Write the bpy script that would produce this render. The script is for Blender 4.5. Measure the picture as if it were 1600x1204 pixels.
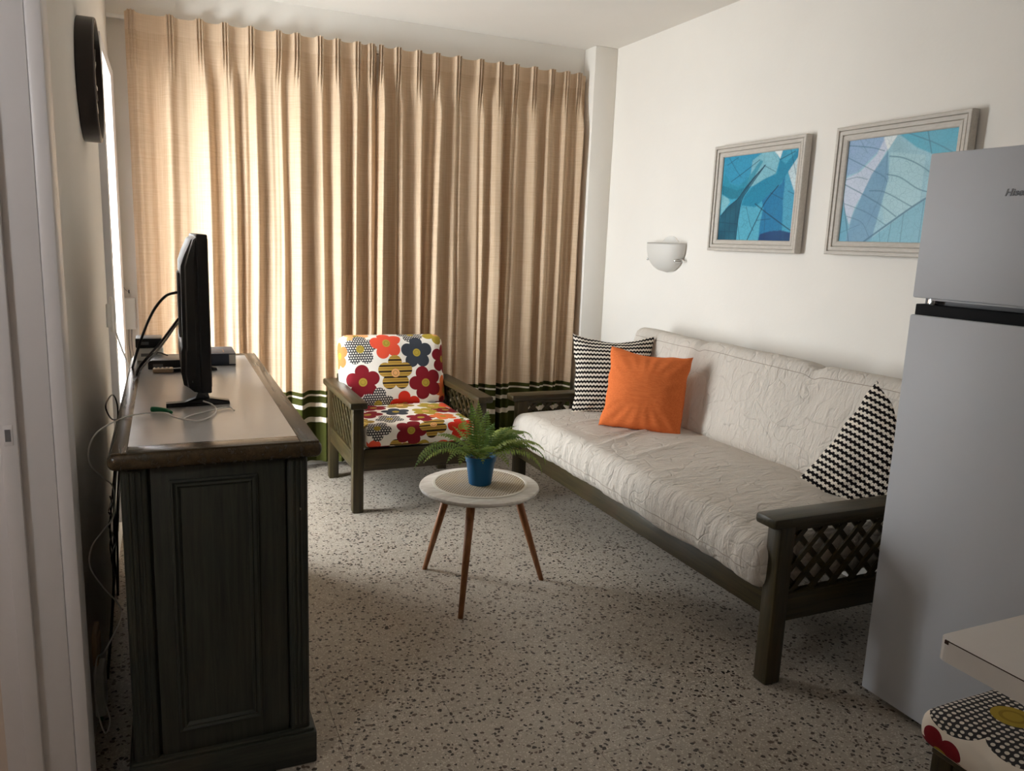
import bpy, bmesh, math, random
from mathutils import Vector, Matrix, noise
PI = math.pi
sc = bpy.context.scene
COL = sc.collection
for o in list(bpy.data.objects): bpy.data.objects.remove(o, do_unlink=True)

# ------------------------------------------------------------------ camera
F, CH = 1210.0, 1.45
def _camera_axes():
    d = lambda v: Vector((v[0]-800.0, v[1]-602.0, F))
    y = d((255, 358)).normalized()
    z = -d((550, 7400)); z = (z - y*z.dot(y)).normalized()
    x = y.cross(z)
    return x, y, z
AX = _camera_axes()
cam = bpy.data.cameras.new('camera'); camo = bpy.data.objects.new('camera', cam); COL.objects.link(camo)
cam.sensor_fit = 'HORIZONTAL'; cam.sensor_width = 36.0; cam.lens = 36.0*F/1600.0
cam.clip_start = 0.02
M = Matrix([[a[0], -a[1], -a[2]] for a in AX]).to_4x4()
M.translation = (0, 0, CH)
camo.matrix_world = M
sc.camera = camo
def at(px, py, axis, val):
    """point of the place seen at a photo pixel, on the plane axis=val"""
    v = Vector((px-800.0, py-602.0, F)); r = Vector([a.dot(v) for a in AX]); o = Vector((0, 0, CH))
    return o + r*((val-o[axis])/r[axis])

# ------------------------------------------------------------------ light
EXPOSURE = 0.08
w = bpy.data.worlds.new('sky'); sc.world = w; w.use_nodes = True
bg = w.node_tree.nodes['Background']
bg.inputs['Color'].default_value = (0.95, 0.98, 1.0, 1); bg.inputs['Strength'].default_value = 26.0
sc.view_settings.view_transform = 'Standard'; sc.view_settings.look = 'None'
sc.view_settings.exposure = EXPOSURE; sc.view_settings.gamma = 1.0; sc.view_settings.use_curve_mapping = False
sc.cycles.max_bounces = 16; sc.cycles.diffuse_bounces = 10; sc.cycles.glossy_bounces = 6
sc.cycles.use_denoising = True

# room measures
XL, XR, YB, YR, ZC = -0.235, 2.82, 4.90, -1.6, 2.75
WY0, WY1, WZ0, WZ1 = 3.80, 4.70, 0.12, 2.24          # window opening in the left wall
DY0, DY1, DZ1 = 0.95, 1.90, 2.50                     # doorway in the left wall
KX = -1.25                                           # far side of the side room behind the doorway
GX = 0.22                                            # width of the window's far jamb
SWY0, SWY1, SWZ0, SWZ1 = 0.40, 0.84, 1.72, 2.20      # guessed opening in the unseen side room, added for cool fill on the door frame
for (nm, loc, rot, sx, sy) in (('window_daylight', (XL-0.13, (WY0+WY1)/2, (WZ0+WZ1)/2), (0, -PI/2, 0), WZ1-WZ0, WY1-WY0),
        ('side_room_fill', (KX-.05, (SWY0+SWY1)/2, (SWZ0+SWZ1)/2), (0, -PI/2, 0), SWZ1-SWZ0, SWY1-SWY0)):
    L = bpy.data.lights.new(nm, 'AREA'); L.shape = 'RECTANGLE'; L.size = sx; L.size_y = sy
    L.cycles.is_portal = True
    lo = bpy.data.objects.new(nm, L); COL.objects.link(lo); lo.location = loc; lo.rotation_euler = rot

# ------------------------------------------------------------------ node helper
class N:
    def __init__(s, name, rough=0.6, spec=0.4, metal=0.0):
        s.m = bpy.data.materials.new(name); s.m.use_nodes = True
        s.t = s.m.node_tree; s.b = s.t.nodes['Principled BSDF']
        s.b.inputs['Roughness'].default_value = rough; s.b.inputs['Metallic'].default_value = metal
        s.b.inputs['Specular IOR Level'].default_value = spec
    def new(s, k): return s.t.nodes.new(k)
    def put(s, sock, v):
        if hasattr(v, 'is_output'): s.t.links.new(v, sock)
        elif v is not None:
            if isinstance(v, (tuple, list)) and len(v) == 3 and sock.type == 'RGBA': v = tuple(v)+(1,)
            sock.default_value = v
    def m1(s, op, a, b=None, c=None):
        n = s.new('ShaderNodeMath'); n.operation = op; s.put(n.inputs[0], a)
        if b is not None: s.put(n.inputs[1], b)
        if c is not None: s.put(n.inputs[2], c)
        return n.outputs[0]
    def vm(s, op, a, b=None):
        n = s.new('ShaderNodeVectorMath'); n.operation = op; s.put(n.inputs[0], a)
        if b is not None: s.put(n.inputs[1], b)
        return n.outputs[0]
    def mix(s, f, a, b, mode='MIX'):
        n = s.new('ShaderNodeMix'); n.data_type = 'RGBA'; n.blend_type = mode
        s.put(n.inputs[0], f); s.put(n.inputs[6], a); s.put(n.inputs[7], b)
        return n.outputs[2]
    def pos(s): return s.new('ShaderNodeNewGeometry').outputs['Position']
    def obj(s): return s.new('ShaderNodeTexCoord').outputs['Object']
    def uv(s): return s.new('ShaderNodeTexCoord').outputs['UV']
    def rnd(s): return s.new('ShaderNodeObjectInfo').outputs['Random']
    def sep(s, v):
        n = s.new('ShaderNodeSeparateXYZ'); s.put(n.inputs[0], v); return n.outputs
    def comb(s, x, y, z=0.0):
        n = s.new('ShaderNodeCombineXYZ'); s.put(n.inputs[0], x); s.put(n.inputs[1], y); s.put(n.inputs[2], z); return n.outputs[0]
    def noise(s, v, scale, detail=3, rough=0.55, dist=0.0):
        n = s.new('ShaderNodeTexNoise'); s.put(n.inputs['Vector'], v); n.inputs['Scale'].default_value = scale
        n.inputs['Detail'].default_value = detail; n.inputs['Roughness'].default_value = rough; n.inputs['Distortion'].default_value = dist
        return n.outputs['Fac'], n.outputs['Color']
    def vor(s, v, scale, feat='F1', rand=1.0):
        n = s.new('ShaderNodeTexVoronoi'); n.feature = feat; s.put(n.inputs['Vector'], v)
        n.inputs['Scale'].default_value = scale; n.inputs['Randomness'].default_value = rand
        return n.outputs
    def ramp(s, f, stops, interp='LINEAR'):
        n = s.new('ShaderNodeValToRGB'); s.put(n.inputs[0], f); e = n.color_ramp.elements
        n.color_ramp.interpolation = interp
        while len(e) < len(stops): e.new(0.5)
        for i, (p, c) in enumerate(stops):
            e[i].position = p; e[i].color = tuple(c)+(1,) if len(c) == 3 else c
        return n.outputs[0]
    def mr(s, v, a, b, c=0.0, d=1.0):
        n = s.new('ShaderNodeMapRange'); s.put(n.inputs[0], v)
        for i, x in enumerate((a, b, c, d)): n.inputs[1+i].default_value = x
        return n.outputs[0]
    def bump(s, h, strength=0.3, dist=0.01, base=None):
        n = s.new('ShaderNodeBump'); n.inputs['Strength'].default_value = strength; n.inputs['Distance'].default_value = dist
        s.put(n.inputs['Height'], h)
        if base is not None: s.t.links.new(base, n.inputs['Normal'])
        return n.outputs[0]
    def done(s, color=None, rough=None, normal=None):
        if color is not None: s.put(s.b.inputs['Base Color'], color)
        if rough is not None: s.put(s.b.inputs['Roughness'], rough)
        if normal is not None: s.t.links.new(normal, s.b.inputs['Normal'])
        return s.m
def lin(r, g, b):
    f = lambda c: (c/255.0/12.92) if c/255.0 <= 0.04045 else ((c/255.0+0.055)/1.055)**2.4
    return (f(r), f(g), f(b))

def plain(name, rgb, rough=0.5, spec=0.4, metal=0.0, vary=0.05, scale=40.0, bump=0.0):
    n = N(name, rough, spec, metal); p = n.obj()
    f, _ = n.noise(p, scale, 3)
    c = n.mix(f, tuple(x*(1-vary) for x in rgb), tuple(min(1, x*(1+vary)) for x in rgb))
    return n.done(c, normal=n.bump(f, bump, 0.002) if bump else None)

MT = {}
# plaster
def mk_plaster(name, rgb, b=0.25):
    n = N(name, 0.85, 0.2); p = n.pos()
    f, _ = n.noise(p, 2.2, 4); g, _ = n.noise(p, 60, 4, 0.6); h, _ = n.noise(p, 7, 3)
    c = n.mix(n.mr(f, .3, .7), tuple(x*0.965 for x in rgb), rgb)
    hh = n.m1('ADD', n.m1('MULTIPLY', g, 0.35), h)
    return n.done(c, normal=n.bump(hh, b, 0.006))
MT['wall'] = mk_plaster('wall_plaster', (0.82, 0.785, 0.73))
MT['ceil'] = mk_plaster('ceiling_plaster', (0.80, 0.765, 0.71), 0.12)
MT['side'] = mk_plaster('side_room_plaster', (0.72, 0.62, 0.55))
# terrazzo
def mk_terrazzo():
    n = N('terrazzo', 0.42, 0.35); p = n.pos()
    _, wc = n.noise(p, 45, 2)
    wp = n.vm('ADD', p, n.vm('MULTIPLY', n.vm('SUBTRACT', wc, (0.5, 0.5, 0.5)), (0.022, 0.022, 0.0)))
    s = n.sep(wp)
    q = n.comb(s[0], s[1], 0.0)
    big = n.noise(n.pos(), 1.6, 4)[0]
    base = n.mix(n.mr(big, .3, .7), lin(150, 141, 129), lin(173, 165, 153))
    v3 = n.vor(q, 150); sc3 = n.sep(v3['Color'])
    spk = n.m1('MULTIPLY', n.m1('LESS_THAN', v3['Distance'], 0.42), n.m1('GREATER_THAN', sc3[0], 0.45))
    base = n.mix(n.m1('MULTIPLY', spk, 0.55), base, lin(214, 206, 194))
    spk2 = n.m1('MULTIPLY', n.m1('LESS_THAN', v3['Distance'], 0.38), n.m1('LESS_THAN', sc3[0], 0.16))
    base = n.mix(n.m1('MULTIPLY', spk2, 0.6), base, lin(110, 98, 86))
    v1 = n.vor(q, 66); s1 = n.sep(v1['Color'])
    size = n.mr(s1[1], 0, 1, 0.15, 0.47)
    chip = n.m1('MULTIPLY', n.m1('LESS_THAN', v1['Distance'], size), n.m1('LESS_THAN', s1[0], 0.74))
    cc = n.ramp(s1[2], [(0, lin(34, 28, 24)), (.6, lin(58, 48, 42)), (1, lin(92, 76, 64))])
    col = n.mix(chip, base, cc)
    r = n.rnd()
    col = n.mix(n.mr(r, 0, 1, 0.0, 0.10), col, lin(150, 138, 124))
    return n.done(col, rough=n.mr(big, .3, .7, .36, .5))
MT['terrazzo'] = mk_terrazzo()
MT['grout'] = plain('tile_joint', lin(120, 110, 98), 0.9)
# stained wood, grain along an axis
def mk_wood(name, axis, dark, lite, edge, rough=0.38, amp=1.0):
    n = N(name, rough, 0.45); p = n.pos()
    sv = {'x': (2.0, 40, 40), 'y': (40, 2.0, 40), 'z': (40, 40, 2.0)}[axis]
    g, _ = n.noise(n.vm('MULTIPLY', p, sv), 1.6, 5, 0.65, 0.6)
    big, _ = n.noise(p, 6, 3)
    c = n.mix(n.mr(g, .3, .72), dark, lite)
    c = n.mix(n.mr(big, .52, .78, 0, .75*amp), c, edge)
    return n.done(c, normal=n.bump(g, 0.25, 0.002), rough=n.mr(g, 0, 1, rough+.08, rough-.08))
for a in 'xyz':
    MT['green_'+a] = mk_wood('green_stained_wood_'+a, a, lin(36, 30, 15), lin(70, 60, 33), lin(68, 50, 29))
    MT['dark_'+a] = mk_wood('dark_stained_wood_'+a, a, lin(30, 33, 30), lin(60, 62, 52), lin(70, 58, 40), 0.42, .5)
    MT['brown_'+a] = mk_wood('brown_edge_wood_'+a, a, lin(38, 31, 21), lin(84, 68, 47), lin(60, 56, 36), 0.26)
    MT['oak_'+a] = mk_wood('warm_leg_wood_'+a, a, lin(120, 72, 40), lin(170, 112, 66), lin(140, 88, 50), 0.45)
MT['white_paint'] = plain('white_gloss_paint', (0.74, 0.72, 0.73), 0.35, vary=0.02)
MT['white_plastic'] = plain('white_plastic', (0.8, 0.79, 0.76), 0.4, vary=0.02)
MT['beige_plastic'] = plain('beige_plastic', lin(206, 180, 150), 0.5, vary=0.03)
MT['black_plastic'] = plain('black_plastic', (0.018, 0.018, 0.020), 0.38, vary=0.1)
MT['black_matte'] = plain('black_matte', (0.010, 0.010, 0.011), 0.7, spec=0.12)
MT['grey_plastic'] = plain('grey_plastic', (0.16, 0.16, 0.17), 0.45, vary=0.05)
MT['black_gloss'] = plain('black_gloss', (0.01, 0.01, 0.012), 0.08, vary=0.02)
MT['chrome'] = plain('chrome', (0.75, 0.75, 0.74), 0.15, metal=1.0, vary=0.01)
MT['steel'] = plain('brushed_steel', (0.5, 0.5, 0.5), 0.35, metal=1.0, vary=0.03)
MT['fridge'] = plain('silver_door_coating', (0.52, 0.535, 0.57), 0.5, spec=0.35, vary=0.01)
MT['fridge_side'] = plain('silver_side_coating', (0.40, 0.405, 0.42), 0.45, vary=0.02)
MT['laminate'] = plain('grey_laminate', lin(192, 190, 189), 0.24, spec=0.5, vary=0.02)
MT['dining'] = plain('white_laminate', (0.84, 0.82, 0.81), 0.25, vary=0.02)
MT['chipped'] = plain('chipped_edge_core', lin(66, 46, 38), 0.8)
MT['blue_pot'] = plain('blue_plastic_pot', lin(6, 84, 128), 0.38, vary=0.04)
MT['soil'] = plain('potting_soil', lin(46, 36, 28), 0.95, vary=0.5, bump=.6)
MT['green_plug'] = plain('green_plastic', lin(22, 112, 70), 0.4)
MT['navy'] = plain('navy_cover', lin(62, 68, 82), 0.5)
MT['paper'] = plain('paper_edge', lin(232, 228, 220), 0.8)
MT['gold'] = plain('tan_print', lin(150, 112, 84), 0.6)
MT['clock_brown'] = plain('dark_bronze', lin(46, 38, 36), 0.34, spec=0.5)
MT['clock_face'] = plain('brown_clock_face', lin(112, 80, 58), 0.5, vary=0.2)
MT['frame'] = None
def mk_frame():
    n = N('greywashed_frame', 0.5, 0.35); p = n.obj()
    g, _ = n.noise(n.vm('MULTIPLY', p, (30, 8, 30)), 4, 4, .6)
    return n.done(n.mix(n.mr(g, .3, .7), lin(186, 179, 169), lin(200, 193, 184)), normal=n.bump(g, .08, .001))
MT['frame'] = mk_frame()
MT['frame_dark'] = plain('frame_groove', lin(128, 120, 112), 0.6)
def mk_glass():
    n = N('frosted_glass', 0.5, 0.35); n.b.inputs['Transmission Weight'].default_value = 0.0
    return n.done((0.66, 0.64, 0.60))
MT['frost'] = mk_glass()
def mk_pane():
    n = N('window_glass', 0.0, 0.5); tr = n.new('ShaderNodeBsdfTransparent'); tr.inputs[0].default_value = (.97, .98, .98, 1)
    gl = n.new('ShaderNodeBsdfGlossy'); gl.inputs['Roughness'].default_value = 0.02
    mx = n.new('ShaderNodeMixShader'); mx.inputs[0].default_value = 0.05
    n.t.links.new(tr.outputs[0], mx.inputs[1]); n.t.links.new(gl.outputs[0], mx.inputs[2])
    n.t.links.new(mx.outputs[0], n.t.nodes['Material Output'].inputs[0]); return n.m
MT['pane'] = mk_pane()
# marbled table top
def mk_top():
    n = N('whitewashed_top', 0.42, 0.4); p = n.pos()
    g, _ = n.noise(n.vm('MULTIPLY', p, (5, 22, 5)), 2.0, 5, .62, 1.0)
    return n.done(n.mix(n.mr(g, .36, .64), lin(206, 198, 188), lin(232, 228, 221)))
MT['tabletop'] = mk_top()
def mk_woven():
    n = N('woven_mat', 0.9, 0.15); s = n.sep(n.obj())
    a = n.m1('SINE', n.m1('MULTIPLY', s[0], 2*PI/0.013)); b = n.m1('SINE', n.m1('MULTIPLY', s[1], 2*PI/0.017))
    h = n.m1('MULTIPLY', a, b)
    f, _ = n.noise(n.obj(), 9, 3)
    c = n.mix(n.mr(h, -.5, .5), lin(132, 116, 98), lin(218, 206, 188))
    c = n.mix(n.mr(f, .45, .7, 0, .4), c, lin(196, 172, 130))
    return n.done(c, normal=n.bump(h, .5, .002))
MT['woven'] = mk_woven()
MT['mat_rim'] = plain('mat_rim', lin(232, 226, 214), 0.8, bump=.2)
# curtain linen with stripes near the hem
def mk_curtain():
    n = N('linen_curtain', 0.9, 0.12); p = n.pos(); s = n.sep(p)
    g1, _ = n.noise(n.vm('MULTIPLY', p, (6, 6, 260)), 1.0, 3, .6)
    g2, _ = n.noise(n.vm('MULTIPLY', p, (320, 60, 3)), 1.0, 3, .6)
    g = n.m1('ADD', g1, g2)
    c = n.mix(n.mr(g, .75, 1.25), lin(196, 168, 138), lin(216, 192, 164))
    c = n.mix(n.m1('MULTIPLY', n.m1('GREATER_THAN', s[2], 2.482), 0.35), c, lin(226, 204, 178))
    zz = n.m1('DIVIDE', s[2], 0.6)
    gr, wh, ln = lin(62, 64, 26), lin(226, 214, 196), (0, 0, 0)
    st = [(0.0, gr), (.291/.6, wh), (.324/.6, gr), (.390/.6, wh), (.416/.6, gr), (.459/.6, wh), (.471/.6, gr), (.496/.6, wh)]
    rc = n.ramp(zz, st, 'CONSTANT')
    c = n.mix(n.m1('LESS_THAN', s[2], 0.496), c, rc)
    m = n.done(c, normal=n.bump(g, .25, .0015))
    tl = n.new('ShaderNodeBsdfTranslucent'); n.put(tl.inputs[0], c)
    mx = n.new('ShaderNodeMixShader'); mx.inputs[0].default_value = 0.12
    n.t.links.new(n.b.outputs[0], mx.inputs[1]); n.t.links.new(tl.outputs[0], mx.inputs[2])
    n.t.links.new(mx.outputs[0], n.t.nodes['Material Output'].inputs[0])
    return m
MT['curtain'] = mk_curtain()
# quilted sofa cover
def mk_cover():
    n = N('quilted_cover', 0.85, 0.15); p = n.obj()
    a, _ = n.noise(p, 6.5, 1, .3); b, _ = n.noise(n.vm('ADD', p, (3.1, 7.7, 1.3)), 6.5, 1, .3)
    ridge = lambda f, w: n.m1('SUBTRACT', 1.0, n.m1('MINIMUM', n.m1('DIVIDE', n.m1('ABSOLUTE', n.m1('SUBTRACT', f, 0.5)), w), 1.0))
    q = n.m1('MAXIMUM', ridge(a, .018), ridge(b, .018))
    wr, _ = n.noise(n.vm('MULTIPLY', p, (8, 24, 9)), 2.0, 4, .6, .7)
    wk, _ = n.noise(p, 300, 2)
    h = n.m1('SUBTRACT', n.m1('ADD', n.m1('MULTIPLY', wr, 0.9), n.m1('MULTIPLY', wk, .03)), n.m1('MULTIPLY', q, 0.16))
    c = n.mix(n.m1('MULTIPLY', q, .05), lin(206, 198, 188), lin(172, 160, 148))
    return n.done(c, normal=n.bump(h, .9, .017))
MT['cover'] = mk_cover()
MT['seam'] = plain('cover_seam', lin(160, 148, 136), 0.9)
def mk_orange():
    n = N('orange_cotton', 0.88, 0.12); p = n.obj(); u = n.sep(n.uv())
    g1, _ = n.noise(n.vm('MULTIPLY', p, (8, 300, 300)), 1, 2); w, _ = n.noise(p, 7, 4, .6, .6)
    c = n.mix(n.mr(g1, .3, .7), lin(206, 104, 54), lin(222, 122, 68))
    return n.done(c, normal=n.bump(n.m1('ADD', n.m1('MULTIPLY', g1, .08), w), .4, .012))
MT['orange'] = mk_orange()
def mk_knit():
    n = N('black_white_knit', 0.9, 0.1); u = n.sep(n.uv())
    sq = n.m1('SIGN', n.m1('SINE', n.m1('MULTIPLY', u[0], 2*PI/0.0190)))
    v = n.m1('ADD', n.m1('DIVIDE', u[1], 0.0262), n.m1('MULTIPLY', sq, 0.09))
    f = n.m1('FRACT', n.m1('ADD', v, 50.0))
    k = n.m1('LESS_THAN', f, 0.52)
    h = n.m1('ABSOLUTE', n.m1('SINE', n.m1('MULTIPLY', u[0], 2*PI/0.0165)))
    c = n.mix(k, lin(222, 212, 198), lin(24, 20, 20))
    return n.done(c, normal=n.bump(h, .5, .003))
MT['knit'] = mk_knit()
# printed flowers
def flower_group():
    g = bpy.data.node_groups.new('flower', 'ShaderNodeTree')
    I = lambda nm, t: g.interface.new_socket(nm, in_out='INPUT', socket_type=t)
    I('UV', 'NodeSocketVector'); I('C', 'NodeSocketVector'); I('R', 'NodeSocketFloat'); I('Rot', 'NodeSocketFloat')
    I('Prev', 'NodeSocketColor'); I('Petal', 'NodeSocketColor'); I('Eye', 'NodeSocketColor')
    g.interface.new_socket('Color', in_out='OUTPUT', socket_type='NodeSocketColor')
    gi = g.nodes.new('NodeGroupInput'); go = g.nodes.new('NodeGroupOutput')
    class T(N):
        def __init__(s): s.t = g
    n = T(); i = gi.outputs
    d = n.vm('SUBTRACT', i[0], i[1]); s = n.sep(d)
    r = n.m1('SQRT', n.m1('ADD', n.m1('MULTIPLY', s[0], s[0]), n.m1('MULTIPLY', s[1], s[1])))
    th = n.m1('ADD', n.m1('ARCTAN2', s[1], s[0]), i[3])
    k = 2*PI/5
    m = n.m1('SUBTRACT', n.m1('FLOORED_MODULO', th, k), k/2)
    px = n.m1('SUBTRACT', n.m1('MULTIPLY', r, n.m1('COSINE', m)), n.m1('MULTIPLY', i[2], .60)); py = n.m1('MULTIPLY', r, n.m1('SINE', m))
    dd = n.m1('SQRT', n.m1('ADD', n.m1('MULTIPLY', px, px), n.m1('MULTIPLY', py, py)))
    pm = n.m1('MAXIMUM', n.m1('LESS_THAN', dd, n.m1('MULTIPLY', i[2], .40)), n.m1('LESS_THAN', r, n.m1('MULTIPLY', i[2], .52)))
    c = n.mix(pm, i[4], i[5])
    c = n.mix(n.m1('LESS_THAN', r, n.m1('MULTIPLY', i[2], .24)), c, i[6])
    ring = n.m1('COMPARE', r, n.m1('MULTIPLY', i[2], .13), n.m1('MULTIPLY', i[2], .022))
    c = n.mix(n.m1('MULTIPLY', ring, .5), c, lin(120, 96, 30))
    g.links.new(c, go.inputs[0]); return g
FG = flower_group()
def mk_floral(name, flowers, DOT=.0145):
    n = N(name, 0.8, 0.2); uv = n.uv(); s = n.sep(uv)
    C = dict(coral=lin(226, 84, 58), maroon=lin(128, 26, 36), slate=lin(58, 62, 70), red=lin(214, 52, 34), orange=lin(228, 120, 66),
             olive=lin(176, 152, 58), peach=lin(236, 176, 116))
    sx = n.m1('DIVIDE', s[0], DOT); sy = n.m1('DIVIDE', s[1], DOT)
    fx = n.m1('SUBTRACT', n.m1('FRACT', n.m1('ADD', n.m1('ADD', sx, n.m1('MULTIPLY', n.m1('FLOOR', sy), .5)), 100)), .5); fy = n.m1('SUBTRACT', n.m1('FRACT', n.m1('ADD', sy, 100)), .5)
    dot = n.m1('LESS_THAN', n.m1('ADD', n.m1('MULTIPLY', fx, fx), n.m1('MULTIPLY', fy, fy)), .10)
    dots = n.mix(dot, lin(62, 60, 62), lin(226, 220, 210))
    st = n.m1('FRACT', n.m1('ADD', n.m1('DIVIDE', s[1], .034), 100))
    strp = n.mix(n.m1('GREATER_THAN', st, .68), lin(196, 158, 72), lin(50, 36, 26))
    strp = n.mix(n.m1('COMPARE', st, .35, .06), strp, lin(140, 104, 44))
    C['dots'] = dots; C['strp'] = strp
    f, _ = n.noise(uv, 18, 2)
    col = n.mix(f, lin(236, 228, 216), lin(246, 240, 230))
    for (u, v, R, rot, petal, eye) in flowers:
        gn = n.new('ShaderNodeGroup'); gn.node_tree = FG
        n.put(gn.inputs[0], uv); gn.inputs[1].default_value = (u, v, 0); gn.inputs[2].default_value = R; gn.inputs[3].default_value = rot
        n.put(gn.inputs[4], col); n.put(gn.inputs[5], C[petal]); n.put(gn.inputs[6], C[eye]); col = gn.outputs[0]
    wv, _ = n.noise(n.obj(), 14, 3)
    return n.done(col, normal=n.bump(wv, .25, .008))
def fl(px, py, R, rot, p, e): return ((px-609.5)/175*.66, (py-588)/-120*.45, R*1.12, rot, p, e)
MT['floral_back'] = mk_floral('floral_print_back', [
    fl(551, 526, .07, .4, 'peach', 'olive'), fl(640, 521, .075, .1, 'dots', 'olive'), fl(683, 522, .085, .9, 'olive', 'peach'), fl(555, 553, .088, .3, 'dots', 'olive'), fl(597, 544, .088, .1, 'coral', 'olive'),
    fl(646, 560, .088, .3, 'slate', 'olive'), fl(694, 571, .082, .5, 'maroon', 'olive'), fl(557, 605, .092, .25, 'maroon', 'olive'), fl(609, 592, .096, .32, 'strp', 'peach'),
    fl(696, 622, .085, .1, 'orange', 'olive'), fl(658, 609, .092, .0, 'maroon', 'olive'), fl(580, 641, .09, .45, 'dots', 'olive'), fl(624, 646, .085, .2, 'red', 'olive'), fl(514, 562, .075, .2, 'orange', 'olive'), fl(530, 640, .08, .2, 'olive', 'peach'), fl(690, 652, .07, .2, 'maroon', 'olive')])
rr = random.Random(5)
_seat = []
_pal = ['maroon', 'coral', 'slate', 'strp', 'orange', 'dots', 'olive', 'red']
for j in range(6):
    for i in range(5):
        k = (i*3+j*5+rr.randrange(2)) % 8
        _seat.append((-.30+i*.155+(j % 2)*.07+rr.uniform(-.02, .02), -.47+j*.145+rr.uniform(-.02, .02), .079+rr.uniform(0, .012), rr.uniform(0, 1.2), _pal[k], 'peach' if _pal[k] in ('strp', 'olive') else 'olive'))
MT['floral_seat'] = mk_floral('floral_print_seat', _seat)
MT['floral_stool'] = mk_floral('floral_print_stool', [(.19, .30, .10, .5, 'coral', 'olive'), (-.075, .105, .175, .45, 'dots', 'olive'), (.2, -.05, .12, .1, 'slate', 'olive'), (-.17, -.17, .12, .3, 'red', 'olive'), (.1, -.22, .12, .2, 'strp', 'peach'), (-.30, .16, .06, .2, 'maroon', 'olive'), (-.32, -.06, .07, .2, 'orange', 'olive')])
# leaf prints: the flat print's colours are a colour attribute (see picture()), fine veins come from the shader
def mk_leaf(name, lc):
    n = N(name, 0.4, 0.35); uv = n.uv()
    at_ = n.new('ShaderNodeAttribute'); at_.attribute_name = 'print'
    _, nc = n.noise(uv, 3.2, 4, .6)
    ve = n.vor(n.vm('ADD', uv, n.vm('MULTIPLY', nc, (.06, .06, 0))), 20, 'DISTANCE_TO_EDGE')['Distance']
    v2 = n.vor(uv, 52, 'DISTANCE_TO_EDGE')['Distance']
    c = n.mix(n.m1('MULTIPLY', n.mr(ve, 0, .05, 1, 0), .30), at_.outputs['Color'], lc)
    c = n.mix(n.m1('MULTIPLY', n.mr(v2, 0, .09, 1, 0), .16), c, lc)
    return n.done(c)
MT['leaf_a'] = mk_leaf('teal_leaf_print', lin(14, 66, 90)); MT['leaf_b'] = mk_leaf('pale_leaf_print', lin(70, 120, 146))
import numpy as np
# layered translucent leaf shapes: (colour, alpha, outline) and vein strokes (width, alpha, path), in print units 0..1
def _uv(pts, tl, tr, bl, br):
    out = []
    for (x, y) in pts:
        u, v = .5, .5
        for _ in range(12):
            top = (tl[0]+(tr[0]-tl[0])*u, tl[1]+(tr[1]-tl[1])*u); bot = (bl[0]+(br[0]-bl[0])*u, bl[1]+(br[1]-bl[1])*u)
            v = (bot[1]-y)/(bot[1]-top[1]); xl = bl[0]+(tl[0]-bl[0])*v; xr = br[0]+(tr[0]-br[0])*v; u = (x-xl)/(xr-xl)
        out.append((u, v))
    return out
def raster(base, polys, strokes, quad, lc, nx=230, ny=186):
    U, V = np.meshgrid(np.linspace(0, 1, nx), np.linspace(0, 1, ny))
    rs = np.random.RandomState(4)
    wob = 0
    for k in range(6): wob = wob+np.sin(U*rs.uniform(3, 22)+V*rs.uniform(-22, 22)+rs.uniform(0, 6))/6
    img = np.zeros((ny, nx, 3))+np.array(lin(*base))
    img *= (1+.16*wob)[..., None]
    for (col, al, pts) in polys:
        P = _uv(pts, *quad); ins = np.zeros((ny, nx), bool); j = len(P)-1
        for i in range(len(P)):
            (xi, yi), (xj, yj) = P[i], P[j]
            c = ((yi > V) != (yj > V)) & (U < (xj-xi)*(V-yi)/((yj-yi) if abs(yj-yi) > 1e-9 else 1e-9)+xi); ins ^= c; j = i
        m = ins.astype(float)
        for _ in range(2): m[1:-1, 1:-1] = (m[1:-1, 1:-1]*2+m[:-2, 1:-1]+m[2:, 1:-1]+m[1:-1, :-2]+m[1:-1, 2:])/6
        a = (m*al*(1+.14*wob))[..., None]
        img = img*(1-a)+np.array(lin(*col))*a
    for (wd, al, pts) in strokes:
        P = _uv([tuple(q) for q in catmull2(pts)], *quad); d = np.full((ny, nx), 9.0)
        for (x0, y0), (x1, y1) in zip(P[:-1], P[1:]):
            L2 = (x1-x0)**2+(y1-y0)**2+1e-12; t = np.clip(((U-x0)*(x1-x0)+(V-y0)*(y1-y0))/L2, 0, 1)
            d = np.minimum(d, np.hypot((U-x0-t*(x1-x0))*1.25, V-y0-t*(y1-y0)))
        a = (np.clip(1.6-d/wd, 0, 1)*al)[..., None]; img = img*(1-a)+np.array(lin(*lc))*a
    return np.clip(img, 0, 1), nx, ny
def catmull2(pts, n=6):
    P = [np.array(p, float) for p in pts]; P = [2*P[0]-P[1]]+P+[2*P[-1]-P[-2]]; out = []
    for i in range(1, len(P)-2):
        a, b, c, d = P[i-1:i+3]
        for k in range(n): t = k/n; out.append(.5*(2*b+(c-a)*t+(2*a-5*b+4*c-d)*t*t+(3*b-a-3*c+d)*t**3))
    out.append(P[-2]); return out
PRINT = {}
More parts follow.
